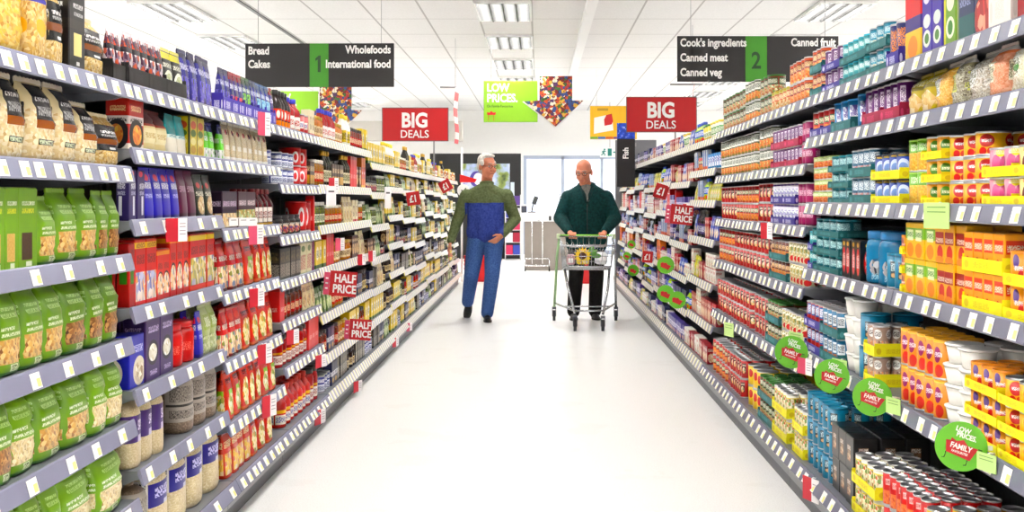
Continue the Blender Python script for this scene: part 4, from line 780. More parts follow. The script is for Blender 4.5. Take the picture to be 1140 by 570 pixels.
row('R', 1, 5, ('beay', 873, 892, 4, dict(tiers=2, tray='yellow', tper=4, h=.1)), ('bpk', 893, 921, 5, dict(tiers=3, h=.1)), ('blk', 921, 946, 3, dict(tiers=2)), ('beay', 946, 972, 4, dict(tiers=2, tray='yellow', tper=4, h=.1)), rows=3)
# ---------------- right, third bay
row('R', 2, 0, ('csp', 843, 856, 3, dict(tiers=2)), ('cye', 856, 876, 5, dict(tiers=1)), ('cor', 876, 897, 5, dict(tiers=2)))
row('R', 2, 1, ('cwg', 843, 859, 4, dict(tiers=2)), ('cpu', 859, 890, 8, dict(tiers=2, tray='magenta', tper=4)), ('cmg', 890, 898, 2, dict(tiers=2)))
row('R', 2, 2, ('crd', 842, 859, 4, dict(tiers=2)), ('cwp', 859, 886, 7, dict(tiers=2, tray='purple', tper=4)), ('cmg', 886, 898, 3, dict(tiers=2)))
row('R', 2, 3, ('crd', 840, 857, 4, dict(tiers=2)), ('cbr', 857, 876, 5, dict(tiers=2, tray='teal', tper=5, h=.095)), ('ccr', 876, 895, 5, dict(tiers=2)), rows=2)
row('R', 2, 4, ('crd', 838, 853, 4, dict(tiers=2)), ('csp', 853, 868, 4, dict(tiers=2, tray='teal', tper=4)), ('ccr', 868, 892, 6, dict(tiers=2)), rows=2)
row('R', 2, 5, ('beal', 828, 842, 3, dict(tiers=2)), ('csp', 842, 858, 5, dict(tiers=2, tray='teal', tper=5)), ('beay', 858, 874, 5, dict(tiers=2, tray='yellow', tper=5)), rows=3)
# ---------------- right, fourth bay
row('R', 3, 0, ('csp', 803, 828, 7, dict(tiers=2)), ('cwg', 828, 841, 4, dict(tiers=2)))
row('R', 3, 1, ('cwg', 801, 841, 12, dict(tiers=2)))
row('R', 3, 2, ('crd', 801, 818, 5, dict(tiers=2)), ('crg', 818, 841, 7, dict(tiers=2)))
row('R', 3, 3, ('crg', 799, 815, 5, dict(tiers=2)), ('crd', 815, 840, 7, dict(tiers=2)))
row('R', 3, 4, ('crd', 797, 838, 12, dict(tiers=2)), rows=2)
row('R', 3, 5, ('crg', 790, 806, 5, dict(tiers=2)), ('crd', 806, 829, 8, dict(tiers=2)), rows=3)

# ---------------- the rest of the aisle, seen ever smaller
def fill(side, b, si, kinds, r):
    y0, y1 = yrange(side, b); zs = zlist(side, b) + [BASEZ]
    head = 99 if si == 0 else zs[si - 1] - .05 - zs[si]
    y = y0 + .015; end = y1 - .015
    while end - y > .07:
        kid = r.choice(kinds); k = K[kid]; w, d, h = k['dim']; w *= 1.06
        n = r.choice((2, 3, 3, 4)); n = min(n, int((end - y) / w))
        if n < 1: break
        hh = h
        if si == 0: tiers = 1 if h > .1 else 2
        else:
            if h > head: hh = head * .96
            tiers = max(1, min(3, int(head / hh))) if k['shape'] in ('can', 'box') or k['shape'] == 'jar' and hh < .11 else 1
            if tiers == 1 and hh < head * .6: hh = min(hh * 1.25, head * .9)
            if r.random() < .3: tiers = 1
        run(side, b, si, kid, y, y + n * w, n, tiers=tiers, h=hh, near=False, jig=.06)
        y += n * w + (r.uniform(0, .02))
PL = {0: ['wbox', 'choc', 'orab', 'ambj', 'yelb', 'whtb', 'bsau', 'saub'], 1: ['brwb', 'kjar', 'orab', 'dbot', 'trdb', 'choc', 'ambj', 'brdj', 'tanj'], 2: ['wbox', 'orab', 'olvj', 'tanj', 'crpk', 'brdj', 'cbox'], 3: ['choc', 'yelb', 'crpk', 'bsau', 'ambj', 'trdb'], 4: ['brdj', 'navb', 'olvj', 'choc', 'tanj', 'grnp'], 5: ['bsau', 'navb', 'trdb', 'ambj', 'yelb', 'rsau'], 6: ['navb', 'kbox', 'btin', 'olvj', 'osau', 'brdj']}
PL2 = {0: ['ambj', 'tanj', 'whtb', 'yelb', 'saub', 'dbot'], 1: ['olvj', 'grnp', 'dbot', 'yelb', 'crpk', 'kjar'], 2: ['crpk', 'olvj', 'tanj', 'brdj', 'grnp', 'yelb'], 3: ['kjar', 'grnp', 'brdj', 'yelb', 'choc', 'navb'], 4: ['brdj', 'navb', 'olvj', 'kbox', 'crpk', 'choc'], 5: ['yelb', 'navb', 'brdj', 'olvj', 'rsau'], 6: ['navb', 'btin', 'kbox', 'grnp', 'yelb']}
r = random.Random(3)
for b in range(4, LN):
    T_ = PL if b < 6 else PL2
    for si in range(7): fill('L', b, si, T_[si], r)
PR4 = {0: ['ftb', 'ftg', 'flg'], 1: ['cwg', 'fwb', 'clb', 'crg'], 2: ['flg', 'fyl', 'fwb'], 3: ['fgb', 'fbb', 'frd'], 4: ['fwr', 'fyl', 'frd'], 5: ['fwr', 'frd'], 6: ['fwr', 'fwp' if 'fwp' in K else 'frd']}
PR5 = {0: ['fbp', 'navb', 'ftb', 'frd', 'fbb'], 1: ['fyl', 'fbb', 'flg', 'frd', 'fwb'], 2: ['frd', 'fbp', 'fwr', 'fbb', 'trdb'], 3: ['fbp', 'frd', 'fwb', 'fbb', 'fgb'], 4: ['fbp', 'fwr', 'fbb', 'frd', 'orab'], 5: ['fbb', 'fbp', 'navb', 'frd', 'flg'], 6: ['fwr', 'fbb', 'navb', 'fbp', 'fyl']}
for b in range(4, RN):
    T_ = PR4 if b == 4 else PR5
    for si in range(len(zlist('R', b)) + 1): fill('R', b, si, T_[si], r)

def finish_labels():
    groups = {}
    for q in REC: groups.setdefault((q['side'], q['b'], q['si'], q['tier'], q['row'], q['desc']), []).append(q)
    for (side, b, si, tier, rw, desc), L in groups.items():
        L.sort(key=lambda q: q['Y'])
        n = len(zlist(side, b)) + 1
        shelf = 'bottom shelf' if si == n - 1 else ('top shelf' if si == 0 else ORN[si + 1] + ' shelf')
        bay = '%s %s bay' % (ORD[b + 1], 'left' if side == 'L' else 'right')
        for i, q in enumerate(L):
            tw = ''
            if q['tiers'] > 1:
                tw = ('lower tier' if tier == 0 else 'upper tier' if tier == q['tiers'] - 1 else ('middle tier' if q['tiers'] == 3 else ORN[tier + 1] + ' tier'))
            rr = '' if rw == 0 else ('behind front row' if rw == 1 else 'in back row')
            pos = (ORN[i + 1] + ' along') if len(L) > 1 else ''
            bits = [desc]
            mid = ' '.join(x for x in (pos, tw, rr) if x)
            lab = desc + (', ' + mid if mid else '') + ', ' + shelf + ', ' + bay
            ws = lab.split()
            if len(ws) > 16: lab = lab.replace('behind front row', 'behind').replace('in back row', 'back row')
            q['o']['label'] = lab
finish_labels()
# ------------------------------------------------------------------ the room
FARY, CEIL = 26.3, 3.345
nb = NB('white_speckled_vinyl'); co = nb.coord()
sp = nb.noise(co, 160, 2); sp2 = nb.noise(co, 2.2, 4)
c = nb.ramp(sp, [(.3, '#e4e2e0'), (.45, '#f4f3f2'), (.7, '#faf9f8')])
c = nb.mix(nb.math('MULTIPLY', nb.math('GREATER_THAN', sp2, .62), .12), c, lin('#d8d2cc'))
M_FLOOR = nb.done(c, .3)
nb = NB('ceiling_tiles'); co = nb.coord(); s = nb.sep(co)
def gl(v, off, step, wd):
    f = nb.math('FRACT', nb.math('DIVIDE', nb.math('SUBTRACT', v, off), step))
    return nb.math('LESS_THAN', f, wd / step)
g = nb.math('MAXIMUM', gl(s[0], -.68 - 12 - .011, .6, .022), gl(s[1], -2.65 - 2.4 - .011, 1.2, .022))
tone = nb.noise(co, 60, 3)
tile = nb.ramp(tone, [(.35, '#e2e1e0'), (.65, '#ebeae9')])
M_CEIL = nb.done(nb.mix(g, tile, lin('#b4b2b0')), .8)
M_WALL = plain('white_wall_paint', '#f8f7f5', .7, 0, .02)
M_GREYB = plain('soffit_grey', '#c9c4bd', .7, 0, .03)
M_FRAME = plain('white_door_frame', '#b4bfd4', .4, 0, .02)
M_STEEL = plain('chrome', '#d2d4d6', .18, .95, .03)
M_WHITE = plain('white_plastic', '#f2f2f0', .4, 0, .02)
M_BLACK = plain('black_plastic', '#161617', .45, 0, .06)
M_DARK = plain('charcoal_panel', '#2a2a2c', .5, 0, .06)

bm = bmesh.new(); add_box(bm, -8, 8, -4, FARY + .2, -.1, 0); struct('floor', bm, M_FLOOR)
bm = bmesh.new(); add_box(bm, -8, 8, -4, FARY + .2, CEIL, CEIL + .1); struct('ceiling', bm, M_CEIL)
bm = bmesh.new(); add_box(bm, -8.15, -8, -4, FARY + .2, 0, CEIL); struct('wall_left', bm, M_WALL)
bm = bmesh.new(); add_box(bm, 8, 8.15, -4, FARY + .2, 0, CEIL); struct('wall_right', bm, M_WALL)
bm = bmesh.new(); add_box(bm, -8.15, 8.15, -4.15, -4, 0, CEIL); struct('wall_back', bm, M_WALL)
DX0, DX1, DZ = -.36, 2.3, 2.3
bm = bmesh.new()
add_box(bm, -8, DX0, FARY, FARY + .2, 0, CEIL); add_box(bm, DX1, 8, FARY, FARY + .2, 0, CEIL); add_box(bm, DX0, DX1, FARY, FARY + .2, DZ, CEIL)
struct('wall_front', bm, M_WALL)
# glazed doors to the street
bm = bmesh.new(); dr = None
for x in (DX0, .52, 1.43, DX1 - .07): add_box(bm, x, x + .07, FARY + .05, FARY + .13, 0, DZ)
add_box(bm, DX0 + .07, DX1 - .07, FARY + .05, FARY + .13, DZ - .08, DZ); add_box(bm, DX0 + .07, DX1 - .07, FARY + .05, FARY + .13, 0, .1)
dr = struct('door_1', bm, M_FRAME)
nb = NB('door_glass'); nb.b.inputs['Transmission Weight'].default_value = 1.0; nb.b.inputs['IOR'].default_value = 1.02
M_GLASS = nb.done(lin('#f4f8fa'), .02)
for x0, x1 in ((DX0 + .07, .52), (.59, 1.43), (1.5, DX1 - .07)):
    bm = bmesh.new(); add_box(bm, x0, x1, FARY + .085, FARY + .095, .1, DZ - .08); obj('glass_pane', bm, M_GLASS, dr)
bm = bmesh.new(); add_tube(bm, [(.49, FARY + .0, .8), (.49, FARY - .05, .85), (.49, FARY - .05, 1.35), (.49, FARY, 1.4)], .015, 8); obj('door_handle', bm, M_STEEL, dr)
nb = NB('pavement_concrete'); co = nb.coord(); c = nb.ramp(nb.noise(co, 3, 4), [(.3, '#c2c6cc'), (.7, '#dfe2e6')]); M_PAVE = nb.done(c, .8)
bm = bmesh.new(); add_box(bm, -30, 30, FARY + .2, 80, -.14, -.02); struct('trim_1', bm, M_PAVE)
# soffit band over the left aisles, plain header
bm = bmesh.new(); add_box(bm, -6.5, -1.62, 23.8, 24.2, 2.52, 2.93); struct('trim_2', bm, M_GREYB)
# dark seam and white track on the ceiling
bm = bmesh.new(); add_box(bm, -3.14, -3.1, -2, 17.0, CEIL - .012, CEIL); struct('trim_3', bm, plain('seam_grey', '#77777a', .6))

# ------------------------------------------------------------------ ceiling lights (recessed louvre fittings)
LIGHT = 24.0
M_TUBE = emit('fluorescent_tube', '#fffdf8', LIGHT)
M_LOUV = plain('louvre_aluminium', '#383838', .5, 0, .03)
def make_light(x, y, label):
    t = thing('ceiling_light', label, 'ceiling light', (x, y, CEIL), 0, 'louvred ceiling lights')
    z = -.001; bm = bmesh.new()
    for a in ((-.3, .3, -.6, -.575), (-.3, .3, .575, .6), (-.3, -.28, -.575, .575), (.28, .3, -.575, .575)): add_box(bm, a[0], a[1], a[2], a[3], -.03, z)
    obj('frame', bm, M_WHITE, t)
    bm = bmesh.new()
    for k in range(5):
        xx = -.28 + .14 * k
        if 0 < k < 4: add_box(bm, xx - .008, xx + .008, -.575, .575, -.04, -.004)
    for k in range(19):
        yy = -.575 + 1.15 * (k + .5) / 19; add_box(bm, -.28, .28, yy - .002, yy + .002, -.034, -.016)
    obj('louvre', bm, M_LOUV, t)
    for k in range(4):
        xx = -.21 + .14 * k; bm = bmesh.new(); add_box(bm, xx - .045, xx + .045, -.56, .56, -.012, -.003); obj('tube', bm, M_TUBE, t)
LCOLS = (-7.58, -3.98, -.38, 3.22, 6.82)
r = 0
for j in range(12):  # last row extends the grid, added to lighten the far wall
    y = -2.05 + 2.4 * j + .0
    for x in LCOLS:
        col = 'over the aisle' if abs(x) < 1 else ('left of the aisle' if x < 0 else 'right of the aisle')
        far = 'outer row' if abs(x) > 5 else 'row'
        make_light(x, y, 'louvred four tube ceiling light %s, %s, %s from the viewer' % (col, far, ORN[j + 1]))
# white suspended track along the aisle
bm = bmesh.new(); add_box(bm, .49, .6, 0, 22.5, CEIL - .07, CEIL - .002)
bev = obj('ceiling_track', bm, M_WHITE); tag(bev, 'long white track fixed along the ceiling beside the lights', 'track')

# ------------------------------------------------------------------ hanging and standing signs
M_SIGNB = plain('sign_black', '#221f20', .5, 0, .04)
M_SIGNG = plain('sign_green', '#3f8f1e', .5, 0, .04)
M_SIGNR = plain('sign_red', '#bf0d14', .45, 0, .04)
M_LIME = plain('sign_lime', '#8ac422', .45, 0, .04)
M_TXTW = plain('letter_white', '#f4f2ef', .5, 0, .01)
M_TXTB = plain('letter_black', '#1a1a1a', .5, 0, .01)
M_TXTDG = plain('letter_dark_green', '#17401a', .5, 0, .01)
M_WIRE = plain('thin_wire', '#9a9a9c', .4, .6)
def hang_wires(t, x0, x1, z, inset=.12):
    for x in (x0 + inset, x1 - inset):
        bm = bmesh.new(); add_tube(bm, [(x, .008, z - .01), (x, .008, CEIL - t.location.z)], .0025, 6); obj('wire', bm, M_WIRE, t)
def aisle_sign(xa, xb, ya, yb, Y, g0, g1, left, right, num, label, rz=0, cw=.085):
    A, Bq = P(xa, yb, Y), P(xb, ya, Y); w, h = Bq.x - A.x, Bq.z - A.z
    t = thing('aisle_sign', label, 'aisle sign', (A.x, Y, A.z), rz, 'black hanging aisle signs')
    bm = bmesh.new(); bev_box(bm, 0, w, 0, .016, 0, h, .003); obj('board', bm, M_SIGNB, t)
    a, b = (g0 - xa) / (xb - xa) * w, (g1 - xa) / (xb - xa) * w
    bm = bmesh.new(); add_box(bm, a, b, -.0015, 0, 0.001, h - .001); obj('number_panel', bm, M_SIGNG, t)
    s = h / (yb - ya)
    if num == '1':
        c0, z0_ = (a + b) / 2, h - 32 * s
        bm = bmesh.new(); add_prism(bm, [((c0 + x * s), z0_ + z * s) for x, z in ((-1.4, 0), (1.8, 0), (1.8, 18.5), (-.4, 18.5), (-4, 15.2), (-4, 12.4), (-1.4, 14))], -.003, -.0016); obj('number', bm, M_TXTDG, t)
    else: lettering(num, 26 * s, ((a + b) / 2, -.0025, h - (32 if yb - ya < 50 else 36) * s), t, M_TXTDG, xs=.85, bold=.02, align='CENTER', name='number')
    for i, (txt, yy) in enumerate(left): lettering(txt, 12.2 * s, (3.2 * s, -.002, h - yy * s), t, M_TXTW, xs=cw * 10, bold=.03)
    for txt, yy in right: lettering(txt, 12.2 * s, (w - 3.5 * s, -.002, h - yy * s), t, M_TXTW, xs=cw * 10, bold=.03, align='RIGHT')
    hang_wires(t, 0, w, h)
    return t
aisle_sign(273, 439, 48.5, 97, 10.6, 345, 366, [('Bread', 12), ('Cakes', 27)], [('Wholefoods', 11), ('International food', 27)], '1', 'black aisle sign with green panel reading 1, Bread, Cakes, Wholefoods', math.radians(-1), .082)
aisle_sign(754, 934, 40, 91, 10.0, 830, 854, [("Cook's ingredients", 11.5), ('Canned meat', 28), ('Canned veg', 44.5)], [('Canned fruit', 11)], '2', 'black aisle sign with green panel reading 2, Canned meat, Canned fruit', math.radians(.5), .08)

def big_deals(xa, xb, ya, yb, Y, label, polex, gz):
    A, Bq = P(xa, yb, Y), P(xb, ya, Y); w, h = Bq.x - A.x, Bq.z - A.z
    t = thing('promotion_sign', label, 'sign', (A.x, Y, A.z), 0, 'red big deals signs')
    bm = bmesh.new(); bev_box(bm, 0, w, 0, .012, 0, h, .002); obj('board', bm, M_SIGNR, t)
    bm = bmesh.new()
    for q in ((-.008, 0, 0, h), (w, w + .008, 0, h), (-.008, w + .008, -.008, 0), (-.008, w + .008, h, h + .008)): add_box(bm, q[0], q[1], -.002, .014, q[2], q[3])
    obj('frame', bm, plain('frame_grey', '#6a5a5c', .4, .4), t)
    lettering('BIG', h * .62, (w * .49, -.002, h * .42), t, M_TXTW, xs=.86, bold=.035, align='CENTER')
    lettering('DEALS', h * .335, (w * .49, -.002, h * .09), t, M_TXTW, xs=.93, bold=.012, align='CENTER')
    bm = bmesh.new(); px_ = (polex - xa) / (xb - xa) * w; add_tube(bm, [(px_, .02, gz - A.z), (px_, .02, h * .8)], .009, 8); obj('pole', bm, M_WIRE, t)
    return t
big_deals(426, 498.5, 120.5, 156.5, 13.0, 'red sign reading BIG DEALS above the left shelves', 483, 1.63)
big_deals(698, 775, 108.5, 146.5, 12.4, 'red sign reading BIG DEALS above the right shelves', 752, 1.75)

def side_banner(xc, w, ya, yb, Y, bx0, bx1, by, label):
    A, Bq = P(xc, yb, Y), P(xc, ya, Y)
    t = thing('hanging_banner', label, 'banner', (A.x, Y, A.z), 0, 'red and white banners seen edge on')
    h = Bq.z - A.z; bm = bmesh.new()
    n = 10; d = .42; wv = w * Y / F * .5
    v0 = [bm.verts.new((wv * math.sin(k * .9) - .004, -.2 + d * .5 * (1 if False else 1), 0)) for k in range(0)]
    prof = [(wv * .5 * math.sin(k * .8), h * k / n) for k in range(n + 1)]
    A1 = [bm.verts.new((x - .006, -.12, z)) for x, z in prof]; B1 = [bm.verts.new((x + wv, .12, z)) for x, z in prof]
    A2 = [bm.verts.new((x - .002, -.12, z)) for x, z in prof]; B2 = [bm.verts.new((x + wv + .004, .12, z)) for x, z in prof]
    for k in range(n):
        bm.faces.new((A1[k], A1[k + 1], B1[k + 1], B1[k])); bm.faces.new((A2[k + 1], A2[k], B2[k], B2[k + 1]))
        bm.faces.new((A1[k], A2[k], A2[k + 1], A1[k + 1])); bm.faces.new((B1[k + 1], B2[k + 1], B2[k], B1[k]))
    bm.faces.new((A1[0], B1[0], B2[0], A2[0])); bm.faces.new((A1[n], A2[n], B2[n], B1[n]))
    nb = NB('banner_red_white_' + str(int(xc))); q = nb.sep(nb.coord()); f = nb.math('FRACT', nb.math('MULTIPLY', q[2], 5.0))
    m = nb.done(nb.mix(nb.math('COMPARE', f, .5, .22), lin('#cc5058'), lin('#f0d6d6')), .5)
    obj('cloth', bm, m, t)
    bm = bmesh.new(); C0, C1 = P(bx0, by, Y), P(bx1, by, Y); add_tube(bm, [(C0.x - A.x, 0, h + .01), (C1.x - A.x, 0, h + .01)], .012, 8); obj('rail', bm, M_WIRE, t)
    bm = bmesh.new(); add_tube(bm, [(0, 0, h + .01), (0, 0, CEIL - A.z)], .003, 6); obj('wire', bm, M_WIRE, t)
side_banner(507, 4, 98, 160, 14.5, 490, 508, 99, 'narrow red and white banner hanging edge on, right of BIG DEALS sign')
side_banner(771, 4, 95, 118, 13.4, 746, 782, 97, 'narrow pink banner on a rail behind the right BIG DEALS sign')

# lime sign with the arrow made of groceries
nb = NB('grocery_collage'); co = nb.mapping(nb.coord(), (1, .01, 1)); v = nb.vor(co, 24); sv = nb.sep(v)
cc = nb.ramp(sv[0], [(0, '#7a1c16'), (.14, '#d8a83a'), (.28, '#2f4a8a'), (.42, '#c84a1c'), (.56, '#e8e0c8'), (.7, '#4a2a5a'), (.82, '#3a6a2a'), (.92, '#b02a2a'), (1, '#1c1a1c')], 'CONSTANT')
M_COLL = nb.done(nb.mix(nb.math('GREATER_THAN', nb.noise(co, 40, 2), .6), cc, lin('#3a2020')), .5)
def low_prices(x0, y0, k, Y, label):
    """panel 58 x 46 units of the near sign, arrow to its right"""
    A = P(x0, y0, Y); s = k * Y / F
    t = thing('price_sign', label, 'sign', (A.x, Y, A.z), 0, 'lime low prices signs')
    H = 50 * s
    bm = bmesh.new(); bev_box(bm, 0, 60 * s, 0, .012, 4 * s, 50 * s, .004); obj('panel', bm, M_LIME, t)
    arrow = [(62, 55), (98.5, 55), (98.5, 28), (111, 28), (80, -1), (45, 27), (62, 28)]
    bm = bmesh.new(); add_prism(bm, [((x if x < 90 else x) * s, z * s) for x, z in arrow], -.02, -.008); obj('arrow', bm, M_COLL, t)
    cx, cz = 78, 30
    bm = bmesh.new(); add_prism(bm, [((cx + (x - cx) * 1.045 - .6) * s, (cz + (z - cz) * 1.04) * s) for x, z in arrow], -.007, -.002); obj('arrow_border', bm, M_TXTW, t)
    lettering('LOW', 12.6 * s, (3.5 * s, -.002, 38.2 * s), t, M_TXTW, xs=.84, bold=.03); lettering('PRICES.', 12.6 * s, (3.5 * s, -.002, 26.6 * s), t, M_TXTW, xs=.84, bold=.03)
    lettering('On Family Favourites', 4.0 * s, (3.5 * s, -.002, 20.5 * s), t, M_TXTDG, xs=.85)
    bm = bmesh.new(); add_prism(bm, [(4 * s, 12 * s), (13 * s, 12 * s), (13.5 * s, 15 * s), (10.5 * s, 14.5 * s), (8.5 * s, 16.5 * s), (6.5 * s, 14.5 * s), (3.4 * s, 15 * s)], -.003, -.001); add_box(bm, 5 * s, 5.6 * s, -.002, -.0005, 5.5 * s, 12 * s); add_box(bm, 11 * s, 11.6 * s, -.002, -.0005, 5.5 * s, 12 * s)
    obj('cart_badge', bm, M_SIGNR, t)
    hang_wires(t, 0, 62 * s, 50 * s, .1)
low_prices(538.5, 140, 1.0, 15.0, 'lime green sign reading LOW PRICES with arrow of groceries, over the aisle')
low_prices(296, 150, .97, 15.5, 'lime green arrow sign partly hidden behind the black sign reading 1')

# yellow hanging poster
Y = 18.0; A = P(657, 155, Y); s = Y / F
t = thing('hanging_poster', 'yellow poster with white card and red shape hanging over the aisle end', 'poster', (A.x, Y, A.z))
bm = bmesh.new(); bev_box(bm, 0, 52 * s, 0, .012, 0, 37 * s, .003); obj('board', bm, plain('poster_yellow', '#f2b81c', .5), t)
bm = bmesh.new(); add_prism(bm, [(4 * s, 6 * s), (4.5 * s, 24 * s), (24 * s, 28 * s), (26 * s, 10 * s)], -.002, -.0005); obj('white_card', bm, M_TXTW, t)
bm = bmesh.new(); add_prism(bm, [(16 * s, 15 * s), (15.5 * s, 22 * s), (18 * s, 27 * s), (24 * s, 28.5 * s), (25.5 * s, 20 * s), (24 * s, 16.5 * s)], -.004, -.0022); obj('red_shape', bm, M_SIGNR, t)
for i, cc in enumerate(('#7ab03a', '#3a6aa8', '#d8601c', '#7a4a8a', '#4ab0b0', '#d8b01c')):
    bm = bmesh.new(); add_box(bm, i * 8.6 * s + .002, (i + 1) * 8.6 * s - .002, -.002, -.0005, .3 * s, 2.8 * s); obj('colour_stripe', bm, plain('stripe_' + cc[1:], cc, .5), t)
bm = bmesh.new(); [add_box(bm, 42 * s, 50 * s, -.002, -.0005, z * s, (z + .9) * s) for z in (26, 23.8)]; [add_box(bm, 8 * s, 20 * s, -.002, -.0005, z * s, (z + .7) * s) for z in (33.5, 32)]; obj('print_lines', bm, plain('print_brown', '#7a5a1c', .5), t)
hang_wires(t, 0, 52 * s, 37 * s, .1)

# green and white exit sign: running figure, door and arrow
Y = 24.0; A = P(668, 175, Y); s = Y / F
t = thing('exit_sign', 'white exit sign with teal running figure above the doors', 'exit sign', (A.x, Y, A.z))
bm = bmesh.new(); bev_box(bm, 0, 23 * s, 0, .03, 0, 11 * s, .004); obj('board', bm, plain('exit_white', '#eef4f2', .4), t)
g = plain('exit_teal', '#1f8a80', .4); bm = bmesh.new()
add_ell(bm, (5 * s, -.004, 8.6 * s), (1.0 * s, .004, 1.0 * s)); add_tube(bm, [(4.6 * s, -.004, 7.4 * s), (3.6 * s, -.004, 4.6 * s)], .9 * s, 6); add_tube(bm, [(3.6 * s, -.004, 4.6 * s), (5.4 * s, -.004, 3.6 * s), (5 * s, -.004, 1.6 * s)], .6 * s, 6); add_tube(bm, [(3.6 * s, -.004, 4.6 * s), (2.8 * s, -.004, 3 * s), (1 * s, -.004, 2.6 * s)], .6 * s, 6); add_tube(bm, [(4.6 * s, -.004, 7 * s), (6.6 * s, -.004, 6.2 * s)], .45 * s, 6); add_tube(bm, [(4.4 * s, -.004, 7 * s), (2.4 * s, -.004, 6.2 * s), (2 * s, -.004, 5 * s)], .45 * s, 6)
obj('running_figure', bm, g, t)
bm = bmesh.new(); add_box(bm, 8.6 * s, 13 * s, -.003, -.0005, 1.4 * s, 9.6 * s); add_prism(bm, [(14.5 * s, 4.8 * s), (18 * s, 4.8 * s), (18 * s, 2.6 * s), (21.5 * s, 5.5 * s), (18 * s, 8.4 * s), (18 * s, 6.2 * s), (14.5 * s, 6.2 * s)], -.003, -.0005); obj('door_and_arrow', bm, g, t)
bm = bmesh.new(); add_tube(bm, [(11 * s, .015, 11 * s), (11 * s, .015, CEIL - A.z)], .006, 6); obj('rod', bm, M_WIRE, t)

# projecting fish sign on the last right-hand bay
Y = 13.6; A = P(687, 208, Y); s = Y / F
t = thing('department_sign', 'tall black sign with blue top reading Fish beside the right shelves', 'sign', (A.x, Y, A.z))
bm = bmesh.new(); bev_box(bm, 0, 20 * s, 0, .03, 0, 53.5 * s, .003); obj('board', bm, M_SIGNB, t)
nb = NB('blue_glitter'); co = nb.coord(); n1 = nb.noise(co, 26, 4); c = nb.ramp(n1, [(.35, '#0a2a9a'), (.58, '#1f5ae0'), (.72, '#cfe4ff')]); m = nb.done(c, .3)
bm = bmesh.new(); bev_box(bm, 0, 20 * s, -.002, .03, 53.5 * s, 71 * s, .003); obj('blue_top', bm, m, t)
lettering('Fish', 8.6 * s, (12.4 * s, -.002, 31 * s), t, M_TXTW, rot=(PI / 2, -PI / 2, 0), xs=.95, bold=.03)
bm = bmesh.new(); add_box(bm, 20 * s, 20 * s + .016, .008, .022, 20 * s, 24 * s); add_box(bm, 20 * s, 20 * s + .016, .008, .022, 45 * s, 49 * s); obj('bracket', bm, M_WIRE, t)

# grey end panel closing the right-hand run
e = obj('end_panel', (lambda b: (bev_box(b, 1.12, 1.72, 16.57, 16.63, 0, 2.15, .004), b)[1])(bmesh.new()), plain('end_panel_grey', '#77777d', .5)); tag(e, 'tall plain grey end panel closing the right shelves by the doors', 'panel')

# ------------------------------------------------------------------ far end of the store
Y = 24.4
t = thing('display_wall', 'black display wall with colourful picture behind the man in jeans', 'display', (-1.05, Y, 0))
bm = bmesh.new(); add_box(bm, -1.3, .66, 0, .12, 0, 2.27); obj('wall_panel', bm, M_BLACK, t)
nb = NB('street_picture'); co = nb.coord(); q = nb.sep(co); n = nb.noise(co, 2.6, 4)
c = nb.ramp(n, [(.3, '#3a4a2a'), (.42, '#8a9a4a'), (.5, '#a8b8e0'), (.6, '#d8e0f4'), (.72, '#6a70c0')])
m = nb.done(c, .4); bm = bmesh.new(); add_box(bm, -.62, .42, -.01, 0, 1.0, 2.05); obj('picture', bm, m, t)
bm = bmesh.new(); add_prism(bm, [(-.3 + .14 * math.cos(2 * PI * k / 28), 1.72 + .17 * math.sin(2 * PI * k / 28)) for k in range(28)], -.018, -.0105); obj('round_emblem', bm, plain('emblem_violet', '#4a3a9a', .4), t)
bm = bmesh.new(); add_prism(bm, [(-.26 + .1 * math.cos(2 * PI * k / 28), 1.72 + .13 * math.sin(2 * PI * k / 28)) for k in range(28)], -.024, -.0185); obj('white_emblem', bm, M_TXTW, t)
bm = bmesh.new(); add_box(bm, .44, .52, -.012, 0, 1.2, 1.65); obj('side_notice', bm, plain('notice_pale', '#cfdcec', .5), t)
# magazine rack with its magazines
t = thing('magazine_rack', 'white wire magazine rack at the foot of the black display wall', 'rack', (-.55, 23.9, 0))
bm = bmesh.new()
for x in (-.16, .16): add_tube(bm, [(x, 0, 0), (x, .12, 1.38)], .012, 6)
for z in (.12, .38, .64, .9, 1.16): add_tube(bm, [(-.16, .01 + z * .087, z), (.16, .01 + z * .087, z)], .008, 6); add_box(bm, -.16, .16, -.06 + z * .087, .02 + z * .087, z - .012, z - .004)
obj('frame', bm, M_WHITE, t)
for i, z in enumerate((.12, .38, .64, .9, 1.16)):
    for j in range(2):
        cc = ('#c82a5a', '#3a4ab0', '#e8e0e8', '#a81c3a', '#5a3a8a')[(i * 2 + j) % 5]
        bm = bmesh.new(); bev_box(bm, -.07, .07, -.006, .006, 0, .2, .001)
        o = obj('magazine', bm, pack_mat('cover_%d_%d' % (i, j), cc, []) if False else plain('cover_' + cc[1:], cc, .35))
        o.location = (-.55 - .075 + .15 * j, 23.9 - .03 + z * .087, z - .003); o.rotation_euler = (-.09, 0, 0)
        tag(o, '%s magazine on the %s ledge of the white wire rack, %s' % (('crimson', 'blue', 'pale', 'dark red', 'violet')[(i * 2 + j) % 5], ('bottom', 'second', 'third', 'fourth', 'top')[i], ('left', 'right')[j]), 'magazine', 'magazines in the rack')
